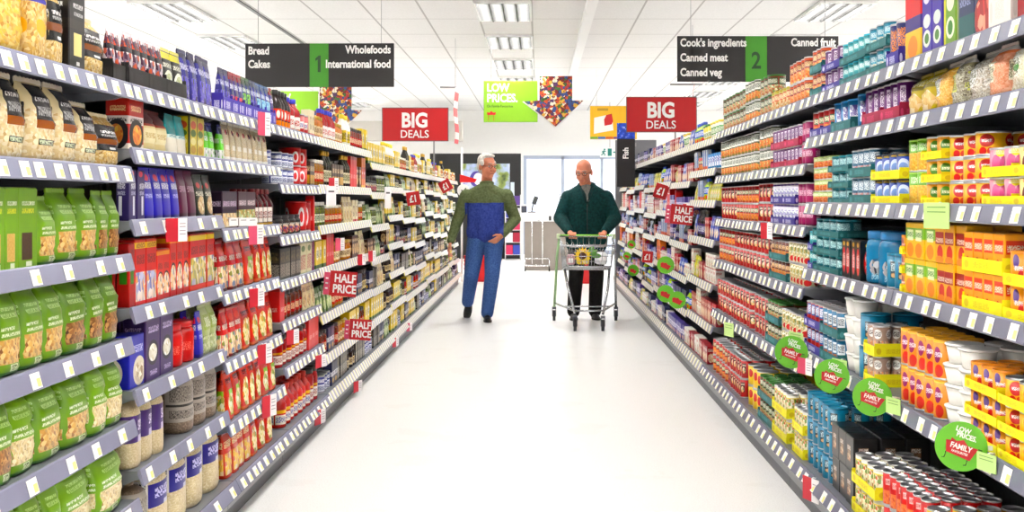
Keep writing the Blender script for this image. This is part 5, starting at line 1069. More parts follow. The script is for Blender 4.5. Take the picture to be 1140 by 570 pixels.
# second low rack further left
t = thing('low_stand', 'low dark stand of leaflets below the picture', 'stand', (-.95, 24.0, 0))
bm = bmesh.new(); add_box(bm, -.3, .16, 0, .25, 0, .45); obj('plinth', bm, M_DARK, t)
for i in range(4):
    bm = bmesh.new(); bev_box(bm, -.05, .05, 0, .008, 0, .16, .001); o = obj('leaflet', bm, plain(('leaf_pale', 'leaf_rose')[i % 2], ('#d8dce8', '#c86a8a')[i % 2], .5))
    o.location = (-.95 - .22 + i * .1, 24.06, .45); o.rotation_euler = (-.12, 0, 0); tag(o, '%s leaflet standing on the low dark stand, %s from left' % (('pale', 'rose')[i % 2], ORN[i + 1]), 'leaflet', 'leaflets on the low stand')

# checkout counter
Y = 20.4
t = thing('counter', 'grey checkout counter with white top in front of the glass doors', 'counter', (.24, Y, 0))
bm = bmesh.new(); bev_box(bm, -.5, .5, .03, .72, .0, .88, .006); obj('body', bm, plain('counter_taupe', '#8e857e', .55), t)
bm = bmesh.new(); bev_box(bm, -.53, .53, 0, .75, .88, 1.04, .012, 2); obj('worktop', bm, plain('counter_white', '#e4e4e6', .35), t)
bm = bmesh.new(); bev_box(bm, -.06, -.02, -.012, 0, .9, .98, .003); obj('lock', bm, M_BLACK, t)
t = thing('wheeled_rack', 'chrome wheeled frame standing against the grey counter', 'rack', (-.03, 20.2, 0))
bm = bmesh.new()
for x in (-.17, .17):
    add_tube(bm, [(x * .55, .05, .9), (x * .55, .05, .13)], .011, 8)
    add_tube(bm, [(x * 1.25, -.1, .1), (x * 1.25, .08, .1)], .01, 8)
add_tube(bm, [(-.215, .05, .22), (.215, .05, .22)], .009, 8); add_tube(bm, [(-.215, -.1, .1), (.215, -.1, .1)], .01, 8); add_tube(bm, [(-.215, .08, .1), (.215, .08, .1)], .01, 8); add_tube(bm, [(-.1, .05, .9), (.1, .05, .9)], .011, 8)
for x in (-.215, .215): add_tube(bm, [(x, .05, .22), (x, .0, .1)], .009, 8)
obj('frame', bm, M_STEEL, t)
for x in (-.215, .215):
    for y in (-.1, .08):
        bm = bmesh.new(); add_tube(bm, [(x - .012, y, .035), (x + .012, y, .035)], .035, 14); add_box(bm, x - .005, x + .005, y - .008, y + .008, .06, .1); obj('caster', bm, M_BLACK, t)
t = thing('card_terminal', 'dark card terminal on a stalk standing on the counter', 'terminal', (-.13, 20.6, 1.04))
bm = bmesh.new(); bev_box(bm, -.07, .07, -.05, .05, 0, .02, .004); obj('base', bm, M_BLACK, t)
bm = bmesh.new(); add_tube(bm, [(0, 0, .02), (.02, 0, .14), (.05, 0, .2)], .012, 8); obj('stalk', bm, M_BLACK, t)
bm = bmesh.new(); bev_box(bm, -.04, .04, -.018, .012, -.075, .075, .006); o = obj('keypad', bm, M_DARK, t); o.location = (.06, -.01, .22); o.rotation_euler = (-.2, .35, 0)
t = thing('till_printer', 'small dark printer beside the terminal on the counter', 'printer', (-.27, 20.62, 1.04))
bm = bmesh.new(); bev_box(bm, -.05, .05, -.06, .06, 0, .12, .008, 2); obj('body', bm, plain('printer_grey', '#4a4e5c', .4), t)
bm = bmesh.new(); bev_box(bm, -.035, .035, -.03, .0, .12, .15, .003); obj('paper', bm, M_WHITE, t)

# stacked red shopping baskets at the end of the aisle
M_BASK = plain('basket_red', '#d80f16', .35)
def baskets(x, y, n, where):
    for i in range(n):
        bm = bmesh.new(); w0, w1, d0, d1, h = .19, .225, .13, .165, .22; z = 0
        def ring(w, d, zz): return [bm.verts.new(c) for c in ((-w, -d, zz), (w, -d, zz), (w, d, zz), (-w, d, zz))]
        o0, o1, i1, i0 = ring(w0, d0, 0), ring(w1, d1, h), ring(w1 - .006, d1 - .006, h), ring(w0 - .006, d0 - .006, .006)
        for A_, B_ in ((o0, o1), (o1, i1), (i1, i0)):
            for k in range(4): bm.faces.new((A_[k], A_[(k + 1) % 4], B_[(k + 1) % 4], B_[k]))
        bm.faces.new(o0[::-1]); bm.faces.new(i0)
        t = thing('shopping_basket', 'red plastic shopping basket, %s in the stack %s' % (('bottom', 'second', 'third', 'top')[i if i < n - 1 else 3], where), 'basket', (x, y, .002 + i * .062), 0, 'red shopping baskets')
        obj('basket', bm, M_BASK, t)
        bm = bmesh.new(); add_tube(bm, [(-w1 + .01, 0, h), (-w1 + .03, .0, h + .012), (w1 - .03, .0, h + .012), (w1 - .01, 0, h)], .006, 6); obj('handle', bm, M_BLACK, t)
baskets(-.94, 17.7, 4, 'behind the man in jeans')
baskets(.68, 17.3, 3, 'behind the man with the trolley'); 

# red pennant arrow and round white sign on a pole by the left shelf end
Y = 17.62; t = thing('pointer_sign', 'red pennant and round white sign on a white pole by left shelf end', 'sign', (P(514, 300, Y).x, Y, 0))
X0 = P(514, 0, Y).x
def q(x, y): v = P(x, y, Y); return (v.x - X0, v.z)
bm = bmesh.new(); add_tube(bm, [(0, .01, 0), (0, .01, q(0, 164)[1])], .016, 8); obj('pole', bm, M_WHITE, t)
bm = bmesh.new(); add_prism(bm, [q(512, 194), q(531, 199.5), q(529, 203), q(512, 203)], -.016, -.007); obj('pennant', bm, plain('pennant_red', '#e81018', .4), t)
c_ = q(516, 212); r_ = 7 * Y / F
bm = bmesh.new(); add_prism(bm, [(c_[0] + r_ * math.cos(2 * PI * k / 28), c_[1] + r_ * math.sin(2 * PI * k / 28)) for k in range(28)], -.02, -.008); obj('disc', bm, M_TXTW, t)
bm = bmesh.new(); add_tube(bm, [(c_[0] - r_ * .3, -.021, c_[1] + r_ * .1), (c_[0] - r_ * .05, -.021, c_[1] - r_ * .35), (c_[0] + r_ * .4, -.021, c_[1] + r_ * .4)], .012, 6); obj('tick_mark', bm, M_BLACK, t)
# ------------------------------------------------------------------ tags and wobblers on the shelf edges
M_TAGRED = plain('tag_red', '#c8102a', .45, 0, .03)
M_TAGPINK = plain('tag_rose', '#d8486a', .45, 0, .04)
M_CARDW = plain('card_white', '#f3eff0', .5, 0, .02)
M_CARDG = plain('card_pale_green', '#bfe08a', .5, 0, .03)
def nearest_shelf(side, b, z):
    zs = zlist(side, b) + [BASEZ]; return min(range(len(zs)), key=lambda i: abs(zs[i] - .02 - z))
def edge_point(side, x, y):
    """shelf-edge spot under column x, row y of the photograph"""
    s = sx(side)
    for it in range(4):
        xf = 1.255 if side == 'L' else 1.18
        if it: xf = xfront(side, zs[si]) + (0.03 if zs[si] == BASEZ else 0)
        Y = F * xf / abs(x - CX); b = bay_of(side, Y); z = CAMZ - (y - CY) * Y / F
        si = nearest_shelf(side, b, z); zs = zlist(side, b) + [BASEZ]
    return s, xf, Y, b, si, zs[si], z
def shelf_words(b, si, side):
    n = len(zlist(side, b)); sh = 'bottom shelf' if si == n else 'top shelf' if si == 0 else ORN[si + 1] + ' shelf'
    return '%s, %s %s bay' % (sh, ORD[b + 1], 'left' if side == 'L' else 'right')

def promo(side, x, y, wpx, hpx, kind_='split', desc=None, low=False):
    s, xf, Y, b, si, z, zz = edge_point(side, x, y)
    w = min(.11, max(.05, wpx * Y / F * Y / xf * .5)); h = hpx * Y / F
    d = desc or 'red and white price tag hanging on edge of'
    t = thing('shelf_tag', d + ' ' + shelf_words(b, si, side) + '', 'price tag', (s * (xf - (.034 if z == BASEZ else .014) - w * .19), Y, zz), 0, 'tags clipped to the shelf edges')
    t.rotation_euler = (0, 0, (PI / 2 if side == 'L' else -PI / 2) + (-.35 if side == 'L' else .35))
    ts = .0012
    if kind_ == 'split':
        bm = bmesh.new(); add_box(bm, -w / 2, .06 * w, -ts, ts, -h / 2, h / 2); obj('red_half', bm, M_TAGPINK if RND.random() < .5 else M_TAGRED, t)
        bm = bmesh.new(); add_box(bm, .06 * w, w / 2, -ts, ts, -h / 2, h / 2); obj('white_half', bm, M_CARDW, t)
        bm = bmesh.new(); [add_box(bm, .14 * w, .42 * w, -ts - .0004, -ts, k * h, k * h + .035 * h) for k in (-.2, -.05, .12, .25)]; obj('print_lines', bm, plain('print_grey', '#9a8a94', .5), t)
    elif kind_ == 'green':
        bm = bmesh.new(); add_box(bm, -w / 2, w / 2, -ts, ts, -h / 2, h / 2); obj('card', bm, M_CARDG, t)
        bm = bmesh.new(); [add_box(bm, -.36 * w, .36 * w, -ts - .0004, -ts, k * h, k * h + .04 * h) for k in (.3, .12)]; obj('print_lines', bm, plain('print_green', '#6a9a4a', .5), t)
    elif kind_ == 'white':
        bm = bmesh.new(); add_box(bm, -w / 2, w / 2, -ts, ts, -h / 2, h / 2); obj('card', bm, M_CARDW, t)
        bm = bmesh.new(); add_box(bm, -.3 * w, .3 * w, -ts - .0004, -ts, .18 * h, .26 * h); obj('print_lines', bm, plain('print_dark', '#4a4448', .5), t)
    bm = bmesh.new(); add_tube(bm, [(0, .001, h * .42), (0, .012, h * .5), (0, .026, h * .45)], .0025, 6); obj('clip', bm, M_WHITE, t)
    return t
for a in ((185, 256, 26, 26), (276, 261, 20, 22), (277, 331, 16, 20), (286, 394, 16, 22), (291, 452, 18, 24), (286, 138, 12, 26), (345, 464, 16, 16), (389, 430, 12, 12), (318, 375, 12, 16), (350, 402, 10, 14), (365, 207, 12, 18), (372, 272, 8, 14), (433, 381, 9, 10), (449, 364, 8, 9), (397, 289, 8, 12), (409, 285, 8, 12)):
    promo('L', *a)
promo('L', 427, 220, 10, 24, 'white', 'white hanging tag below edge of'); promo('L', 362, 218, 16, 22, 'white', 'white hanging tag below edge of')
for i, x in enumerate((253, 264, 274)): promo('L', x, 247, 9, 9, 'white', 'small white price card, %s of three, on' % ('left', 'middle', 'right')[i])
for a in ((918, 545, 26, 26), (905, 408, 24, 18), (861, 257, 12, 18), (769, 234, 6, 14)): promo('R', *a)
promo('R', 1056, 240, 40, 29, 'green', 'large pale green card hanging over')
for a in ((818, 367, 11, 15), (895, 377, 14, 14), (944, 408, 15, 16), (1004, 452, 16, 18), (1110, 515, 24, 20)): promo('R', *a, 'green', 'small pale green price card clipped on edge of')

def disc(x, y, r, label, detail=True):
    s, xf, Y, b, si, z, zz = edge_point('R', x, y)
    rad = min(.075, max(.05, r * Y / F)); Y = F * (xf - rad * .92 - .014) / abs(x - CX)
    c = P(x, y, Y)
    t = thing('wobbler_disc', label, 'shelf sign', c, 0, 'round green low prices discs'); t.rotation_euler = (0, 0, -.3)
    bm = bmesh.new(); n = 40
    add_prism(bm, [(rad * math.cos(2 * PI * k / n), rad * math.sin(2 * PI * k / n)) for k in range(n)], -.001, .001); obj('disc', bm, plain('disc_green', '#63b81c', .4, 0, .03), t)
    k = rad / .065
    if detail:
        for i, (tx, px_, pz) in enumerate((('LOW', .004, .0375), ('PRICES.', .012, .0205))):
            lettering(tx, .0185 * k, (px_ * k, -.0016, pz * k), t, M_TXTW, rot=(PI / 2, .3, 0), xs=.85, bold=.03, align='CENTER', ext=.0003)
    bm = bmesh.new(); poly = [(-.042, .012), (-.03, .014), (-.03, .022), (-.016, .016), (0, .024), (.014, .012), (.04, .012), (.028, -.024), (-.034, -.018)]
    ca, sa = math.cos(-.28), math.sin(-.28)
    rp = [((x_ * ca - z_ * sa) * k, (x_ * sa + z_ * ca) * k - .006 * k) for x_, z_ in poly]
    add_prism(bm, rp, -.0022, -.0011)
    def rr(x_, z_): return ((x_ * ca - z_ * sa) * k, -.0016, (x_ * sa + z_ * ca) * k - .006 * k)
    obj('cart_badge', bm, M_SIGNR, t)
    bm = bmesh.new(); add_tube(bm, [rr(-.034, -.018), rr(-.034, -.034), rr(-.04, -.036)], .0012 * k, 5); add_tube(bm, [rr(.022, -.024), rr(.022, -.038), rr(.016, -.04)], .0012 * k, 5); add_tube(bm, [rr(.04, .012), rr(.05, .012)], .0012 * k, 5); obj('cart_legs', bm, M_BLACK, t)
    if detail:
        lettering('FAMILY', .0195 * k, (-.002 * k, -.0026, -.008 * k), t, M_TXTW, rot=(PI / 2, .28, 0), xs=.85, bold=.03, align='CENTER', ext=.0003)
        lettering('FAVOURITES', .0085 * k, (-.005 * k, -.0026, -.0185 * k), t, M_TXTW, rot=(PI / 2, .28, 0), xs=.85, bold=.02, align='CENTER', ext=.0003)
    bm = bmesh.new(); add_box(bm, rad * .9, rad + .012, .0, .0012, -.006, .006); obj('plastic_arm', bm, plain('clear_plastic', '#dfe6da', .2), t)
disc(881, 392, 17, 'green LOW PRICES disc above the blue cartons, farthest of the big four')
disc(926, 419, 18, 'green LOW PRICES disc beside the white pots, second farthest')
disc(971, 442, 20, 'green LOW PRICES disc below the large peach cans')
disc(1070, 497, 26, 'nearest and largest green LOW PRICES disc, over the scarlet cans')
for i, (x, y, r) in enumerate(((741, 295, 9), (705, 301, 6), (703, 272, 4), (741, 327, 9), (754, 334, 9), (698, 285, 4))):
    disc(x, y, r, 'small distant green disc on the far right shelves, %s' % ('beside a £1', 'left of the £1 tag', 'next to the trolley, uppermost', 'left of lower pair', 'right of lower pair', 'next to the trolley, lowest')[i], False)

def flag(side, x, y, wpx, hpx, lines, label, tilt=0.0, small=None):
    s, xf, Y, b, si, z, zz = edge_point(side, x, y)
    w, h = wpx * Y / F, hpx * Y / F
    Y = F * (xf - w / 2 * (1.45 if small and side == 'L' else 1.05) - .014) / abs(x - CX); c = P(x, y, Y)
    t = thing('shelf_flag', label, 'shelf sign', c, 0, 'red price flags on the shelf edges'); t.rotation_euler = (0, tilt, 0)
    bm = bmesh.new(); bev_box(bm, -w / 2, w / 2, 0, .003, -h / 2, h / 2, .0008); obj('card', bm, M_SIGNR, t)
    n = len(lines); sz = h * (.5 if n == 2 else .72)
    for i, tx in enumerate(lines):
        lettering(tx, sz * (.92 if n == 2 else 1), (0 if not small else w * .06, -.0015, (.06 - .42 * i) * h if n == 2 else -.26 * h), t, M_TXTW, xs=.8, bold=.03, align='CENTER', ext=.0005)
    if small:
        bm = bmesh.new(); add_box(bm, -w * .5 - w * .22, -w * .5 - .001, 0, .003, -h * .48, h * .42); obj('side_tab', bm, M_TAGPINK, t)
        bm = bmesh.new(); [add_box(bm, -w * .66, -w * .56, -.001, 0, k * h, (k + .06) * h) for k in (-.25, -.05, .15)]; obj('print_lines', bm, M_CARDW, t)
    bm = bmesh.new(); e = s * xf - c.x; add_tube(bm, [(math.copysign(w / 2 - .004, e), .004, 0), (e, .012, 0)] if abs(e) > w / 2 else [(0, .003, 0), (e, .02, 0)], .004, 6); obj('bracket', bm, M_WHITE, t)
flag('L', 382, 316, 27, 25, ['HALF', 'PRICE'], 'red HALF PRICE flag on the left shelves, nearer one', .08, True)
flag('L', 401, 367, 22, 21, ['HALF', 'PRICE'], 'red HALF PRICE flag on the left shelves, farther and lower one', .06, True)
flag('R', 759, 239, 23, 20, ['HALF', 'PRICE'], 'red HALF PRICE flag on the right shelves', .1, True)
flag('L', 460, 221, 14, 14, ['£1'], 'red £1 flag on the left shelves, nearer one', -.15)
flag('L', 496, 207, 12, 12, ['£1'], 'tilted red £1 flag at the far end of the left shelves', -.5)
flag('R', 736, 213, 14, 15, ['£1'], 'red £1 flag on the right shelves, upper one', .3)
flag('R', 721, 286, 11, 12, ['£1'], 'red £1 flag on the right shelves, lower one', .1)
# ------------------------------------------------------------------ people
def cone(bm, p0, r0, p1, r1, n=14, flat=None):
    """tapered rounded limb segment; flat=(vector, factor) squashes it along a direction"""
    p0, p1 = Vector(p0), Vector(p1); ax = p1 - p0; L = ax.length
    if L < 1e-5: ax = Vector((0, 0, 1))
    ax.normalize(); ref = Vector((0, 1, 0)) if abs(ax.y) < .9 else Vector((1, 0, 0))
    a = ax.cross(ref).normalized(); b = ax.cross(a); rings = []
    for k in range(1, 5):
        t = k / 5 * PI / 2; rings.append((p0 - ax * r0 * math.cos(t), r0 * math.sin(t)))
    rings.append((p0, r0)); rings.append(((p0 + p1) / 2, (r0 + r1) / 2)); rings.append((p1, r1))
    for k in range(1, 5):
        t = k / 5 * PI / 2; rings.append((p1 + ax * r1 * math.sin(t), r1 * math.cos(t)))
    R_ = []
    for c, r in rings:
        ring = []
        for k in range(n):
            o = a * math.cos(2 * PI * k / n) * r + b * math.sin(2 * PI * k / n) * r
            if flat:
                f = Vector(flat[0]).normalized(); o -= f * o.dot(f) * (1 - flat[1])
            ring.append(bm.verts.new(c + o))
        R_.append(ring)
    for A, C in zip(R_, R_[1:]):
        for k in range(n): bm.faces.new((A[k], A[(k + 1) % n], C[(k + 1) % n], C[k]))
    bm.faces.new(R_[0][::-1]); bm.faces.new(R_[-1])
def remeshed(name, bm, mat, parent, vox, smooth=4):
    bmesh.ops.recalc_face_normals(bm, faces=bm.faces)
    o = obj(name, bm, mat, parent)
    m = o.modifiers.new('fuse', 'REMESH'); m.mode = 'VOXEL'; m.voxel_size = vox; m.use_smooth_shade = True
    if smooth:
        q = o.modifiers.new('soften', 'SMOOTH'); q.iterations = smooth; q.factor = .5
    dg = bpy.context.evaluated_depsgraph_get(); dg.update()
    me = bpy.data.meshes.new_from_object(o.evaluated_get(dg)); o.modifiers.clear(); old = o.data; o.data = me; bpy.data.meshes.remove(old); me.name = name
    for p in me.polygons: p.use_smooth = True
    return o

nb = NB('skin'); co = nb.coord(); c = nb.ramp(nb.noise(co, 9, 3), [(.3, '#c06e52'), (.7, '#d88c6c')]); nb.b.inputs['Subsurface Weight'].default_value = .05
M_SKIN = nb.done(c, .5)
M_EYE = plain('eye_white', '#e8e4de', .25, 0, .01); M_IRIS = plain('eye_dark', '#2a2420', .2); M_LIP = plain('lips', '#a85a4a', .5); M_BROW = plain('brow_grey', '#8a8078', .7)
nb = NB('grey_hair'); co = nb.coord(); c = nb.ramp(nb.noise(nb.mapping(co, (1, 1, .3)), 70, 3), [(.3, '#a09a94'), (.7, '#dcd8d2')]); M_HAIR = nb.done(c, .6)
M_LENS = plain('glass_dark', '#3a3434', .1)
def fabric(name, stops, scale=60, bumpy=.2):
    nb = NB(name); co = nb.coord(); n = nb.noise(co, scale, 3); nb.bump(nb.noise(co, 14, 3), bumpy, .02)
    return nb.done(nb.ramp(n, [(.3, stops[0]), (.7, stops[1])]), .85, 0, .2)

def head_parts(bm, M, size=1.0):
    """skull, jaw, nose, ears; +z up, face towards -y"""
    def el(c, r): 
        t = bmesh.new(); add_ell(t, c, r, None, 18, 12); t.transform(M); me = bpy.data.meshes.new('t'); t.to_mesh(me); t.free(); bm.from_mesh(me); bpy.data.meshes.remove(me)
    def cn(a, ra, b, rb):
        t = bmesh.new(); cone(t, a, ra, b, rb, 10); t.transform(M); me = bpy.data.meshes.new('t'); t.to_mesh(me); t.free(); bm.from_mesh(me); bpy.data.meshes.remove(me)
    el((0, .012, .035), (.075, .096, .088)); el((0, -.022, -.035), (.063, .07, .08)); el((0, -.05, -.088), (.034, .034, .03))
    el((.034, -.06, -.03), (.03, .03, .035)); el((-.034, -.06, -.03), (.03, .03, .035))
    cn((0, -.085, .012), .010, (0, -.113, -.03), .0145); cn((-.012, -.098, -.033), .009, (.012, -.098, -.033), .009)
    cn((-.042, -.078, .026), .013, (-.008, -.088, .024), .013); cn((.042, -.078, .026), .013, (.008, -.088, .024), .013)
    cn((-.02, -.084, -.062), .009, (.02, -.084, -.062), .009); cn((-.015, -.08, -.072), .009, (.015, -.08, -.072), .009)
    for s in (-1, 1): el((s * .076, .012, -.008), (.012, .022, .033))
def head_extras(root, M, glasses):
    def put(name, f, mat):
        bm = bmesh.new(); f(bm); bm.transform(M); return obj(name, bm, mat, root)
    for s in (-1, 1):
        e = put('eye', lambda bm: add_ell(bm, (s * .031, -.0795, .006), (.0125, .0105, .008), None, 12, 8), M_EYE)
        bm = bmesh.new(); add_ell(bm, (s * .031, -.089, .006), (.0055, .003, .0055), None, 10, 6); bm.transform(M); obj('iris', bm, M_IRIS, e)
        put('eyebrow', lambda bm: add_tube(bm, [(s * .012, -.101, .03), (s * .03, -.098, .036), (s * .05, -.085, .03)], [.004, .005, .003], 6), M_BROW)
    put('mouth', lambda bm: add_tube(bm, [(-.024, -.086, -.066), (-.01, -.0935, -.066), (.01, -.0935, -.066), (.024, -.086, -.066)], [.003, .0048, .0048, .003], 8), M_LIP)
    if glasses:
        def gl(bm):
            for s in (-1, 1):
                add_tube(bm, [(s * .032 + .021 * math.cos(2 * PI * k / 16), -.104, .004 + .015 * math.sin(2 * PI * k / 16)) for k in range(16)], .0022, 6, True)
                add_tube(bm, [(s * .053, -.104, .008), (s * .08, -.02, .008), (s * .082, .02, .0)], .002, 6)
            add_tube(bm, [(-.011, -.105, .008), (.011, -.105, .008)], .0022, 6)
        put('glasses', gl, M_LENS)
def finger_chain(bm, pts, r): 
    for (a, b), (ra, rb) in zip(zip(pts, pts[1:]), zip(r, r[1:])): cone(bm, a, ra, b, rb, 8)
def relaxed_hand(bm, wrist, d, palmn, thumb, k=1.0):
    """hand hanging along d; palmn = towards the palm; thumb = side of the thumb"""
    d = Vector(d).normalized(); th = (Vector(thumb) - d * Vector(thumb).dot(d)).normalized(); pn = d.cross(th); 
    if pn.dot(Vector(palmn)) < 0: pn = -pn
    W = Vector(wrist)
    for q in (-.024, -.008, .008, .024): cone(bm, W + d * .015 + th * q * .7, .015, W + d * .085 + th * q, .0125, 10)
    for i, (q, L) in enumerate(((.028, .072), (.0095, .08), (-.0095, .074), (-.028, .058))):
        b = W + d * .09 + th * q; c = .25 + .12 * i
        p1 = b + (d * math.cos(c) + pn * math.sin(c)) * L * .45; p2 = p1 + (d * math.cos(c * 2.2) + pn * math.sin(c * 2.2)) * L * .32; p3 = p2 + (d * math.cos(c * 3) + pn * math.sin(c * 3)) * L * .23
        finger_chain(bm, [b, p1, p2, p3], [.0095, .0088, .008, .0068])
    b = W + d * .03 + th * .03; p1 = b + (d * .75 + th * .6 + pn * .2).normalized() * .036; p2 = p1 + (d * .95 + th * .15 + pn * .35).normalized() * .032
    finger_chain(bm, [W + d * .015 + th * .015, b, p1, p2], [.013, .0125, .0105, .008])

# ---- man in jeans, walking towards the viewer and looking to his left
Y0 = 11.95
p1 = thing('person', 'grey haired man in olive and blue sweater and jeans walking towards the viewer', 'person', (-.56, Y0, 0))
bm = bmesh.new()
HM = Matrix.Translation((-.545, Y0 - .035, 1.625)) @ Matrix.Rotation(math.radians(38), 4, 'Z') @ Matrix.Rotation(math.radians(4), 4, 'X') @ Matrix.Scale(1.06, 4)
head_parts(bm, HM)
cone(bm, (-.545, Y0 - .01, 1.55), .056, (-.555, Y0 + .02, 1.4), .062)
LA = [(-.765, Y0 + .02, 1.315), (-.865, Y0 + .05, 1.06), (-.93, Y0 - .06, .83)]
RA = [(-.345, Y0 + .02, 1.32), (-.25, Y0 + .07, 1.07), (-.385, Y0 - .13, .905)]
for A in (LA, RA): cone(bm, A[0], .048, A[1], .04); cone(bm, A[1], .038, A[2], .027)
cone(bm, (-.69, Y0 + .02, 1.3), .065, (-.42, Y0 + .02, 1.3), .065); cone(bm, (-.555, Y0, 1.25), .12, (-.565, Y0, .95), .115, 18, ((0, 1, 0), .75))
LL = [(-.65, Y0 + .01, .9), (-.715, Y0 + .02, .48), (-.775, Y0 + .36, .17)]
RL = [(-.475, Y0 - .0, .9), (-.49, Y0 - .1, .49), (-.545, Y0 - .03, .085)]
for A in (LL, RL): cone(bm, A[0], .085, A[1], .055); cone(bm, A[1], .055, A[2], .038)
relaxed_hand(bm, LA[2], (-.2, -.25, -1), (1, .1, 0), (0.2, -1, 0)); relaxed_hand(bm, RA[2], (-.75, -.35, -.6), (.2, .9, -.4), (.1, -.4, 1))
bm.transform(Matrix.Translation((.56, -Y0, 0)))
remeshed('body', bm, M_SKIN, p1, .0048, 3)
HM1 = Matrix.Translation((.56, -Y0, 0)) @ HM
head_extras(p1, HM1, True)
bm = bmesh.new(); add_ell(bm, (0, .03, .058), (.082, .088, .078), None, 20, 12); add_ell(bm, (0, .06, .005), (.078, .058, .085), None, 18, 12); add_ell(bm, (0, -.035, .108), (.058, .04, .022), None, 16, 8)
for s in (-1, 1): add_ell(bm, (s * .073, -.012, .035), (.016, .03, .03), None, 10, 8)
bm.transform(HM1); remeshed('hair', bm, M_HAIR, p1, .006, 2)
def off(A): return [(Vector(q) - Vector((-.56, Y0, 0))) for q in A]
lA, rA, lL, rL = off(LA), off(RA), off(LL), off(RL)
bm = bmesh.new()
cone(bm, (-.19, .02, 1.29), .08, (-.06, .02, 1.355), .085, 18); cone(bm, (.2, .02, 1.295), .08, (.06, .02, 1.355), .085, 18); cone(bm, (-.04, .015, 1.375), .078, (.04, .015, 1.375), .078, 16); cone(bm, (.005, .01, 1.37), .075, (.012, .0, 1.44), .064, 18)
cone(bm, (-.06, .01, 1.24), .135, (-.055, .0, .95), .145, 20, ((0, 1, 0), .85)); cone(bm, (.06, .01, 1.24), .135, (.05, 0, .95), .145, 20, ((0, 1, 0), .85))
cone(bm, (-.085, .0, .94), .125, (.075, .0, .94), .125, 20); cone(bm, (0, .01, 1.29), .125, (0, .0, .95), .14, 20, ((0, 1, 0), .88)); cone(bm, (0, -.03, 1.1), .13, (0, -.035, .95), .13, 18)
for A in (lA, rA):
    cone(bm, A[0], .076, A[1], .06); cone(bm, A[1], .062, A[1].lerp(A[2], .93), .043)
nb = NB('sweater_olive_blue'); co = nb.coord(); q = nb.sep(co); n = nb.noise(co, 50, 3)
zc = nb.math('ADD', q[2], nb.math('MULTIPLY', nb.noise(co, 5, 1), .02))
msk = nb.math('MULTIPLY', nb.math('LESS_THAN', zc, 1.255), nb.math('COMPARE', q[0], -.015, .205))
ol = nb.ramp(n, [(.3, '#4e5838'), (.7, '#69744e')]); bl = nb.ramp(n, [(.3, '#26357e'), (.7, '#3a4a98')])
nb.bump(nb.noise(co, 12, 3), .3, .03)
M_SWEAT = nb.done(nb.mix(msk, ol, bl), .9, 0, .2)
sw = remeshed('sweater', bm, M_SWEAT, p1, .009, 5)
bm = bmesh.new(); add_tube(bm, [(.01 + .064 * math.cos(2 * PI * k / 20), -.0 + .062 * math.sin(2 * PI * k / 20), 1.452 - .012 * math.sin(2 * PI * k / 20 + PI) * -1) for k in range(20)], .014, 8, True); obj('collar', bm, fabric('rib_olive', ('#4e5838', '#626c46')), sw)
bm = bmesh.new(); cone(bm, (-.08, .01, .93), .118, (-.08, .01, .84), .112, 18); cone(bm, (.08, .01, .93), .118, (.08, .01, .84), .112, 18)
for A in (lL, rL):
    cone(bm, A[0] + Vector((0, 0, -.02)), .108, A[1], .08, 18); cone(bm, A[1], .08, A[2], .066, 18)
jeans = remeshed('jeans', bm, fabric('denim', ('#2c4a86', '#4a6aa6'), 90, .35), p1, .009, 4)
def shoe(root, ankle, yaw, pitch, mat, sole):
    M = Matrix.Translation(ankle) @ Matrix.Rotation(yaw, 4, 'Z') @ Matrix.Rotation(pitch, 4, 'X')
    bm = bmesh.new(); cone(bm, (0, .03, -.045), .037, (0, -.06, -.052), .036, 14); cone(bm, (0, -.06, -.055), .041, (0, -.15, -.062), .034, 14, ((0, 0, 1), .72)); cone(bm, (0, .01, 0), .045, (0, .02, -.05), .042, 14)
    bm.transform(M); s = remeshed('shoe', bm, mat, root, .007, 3)
    bm = bmesh.new(); pts = []
    for k in range(24):
        a = 2 * PI * k / 24; pts.append((.044 * math.cos(a) * (1 - .12 * math.sin(a)), -.06 + .135 * math.sin(a)))
    A = [bm.verts.new((x, y, -.085)) for x, y in pts]; C = [bm.verts.new((x, y, -.068)) for x, y in pts]
    bm.faces.new(A[::-1]); bm.faces.new(C)
    for k in range(24): bm.faces.new((A[k], A[(k + 1) % 24], C[(k + 1) % 24], C[k]))
    bm.transform(M); obj('sole', bm, sole, s)
M_SHOE = plain('shoe_black', '#151516', .4); M_SOLE = plain('sole_black', '#0e0e0f', .7)
M_SHOEG = plain('shoe_dark_grey', '#3a3838', .5)
shoe(p1, rL[2], .1, 0, M_SHOE, M_SOLE); shoe(p1, lL[2] , -.15, math.radians(46), M_SHOE, M_SOLE)

# ---- bald man in dark green jacket pushing the trolley
Y1 = 12.08
HY, HZ = 11.66, .905            # trolley handle
p2 = thing('person', 'bald man in dark green jacket and black trousers pushing the shopping trolley', 'person', (.51, Y1, 0))
O = Vector((.51, Y1, 0))
HM = Matrix.Translation((-.035, -.075, 1.57)) @ Matrix.Rotation(math.radians(-16), 4, 'Z') @ Matrix.Rotation(math.radians(16), 4, 'X') @ Matrix.Scale(1.08, 4)
bm = bmesh.new(); head_parts(bm, HM); cone(bm, (-.03, -.04, 1.53), .058, (-.005, .03, 1.38), .065)
cone(bm, (-.14, .03, 1.29), .065, (.14, .03, 1.29), .065); cone(bm, (0, .02, 1.25), .12, (0, .03, .95), .115, 18, ((0, 1, 0), .75))
hl, hr = Vector((.345 - O.x, HY - Y1, HZ)), Vector((.655 - O.x, HY - Y1, HZ))
lA = [Vector((-.195, .02, 1.295)), Vector((-.285, -.03, 1.08)), hl + Vector((-.02, .085, .025))]
rA = [Vector((.205, .02, 1.295)), Vector((.3, -.03, 1.08)), hr + Vector((.02, .085, .025))]
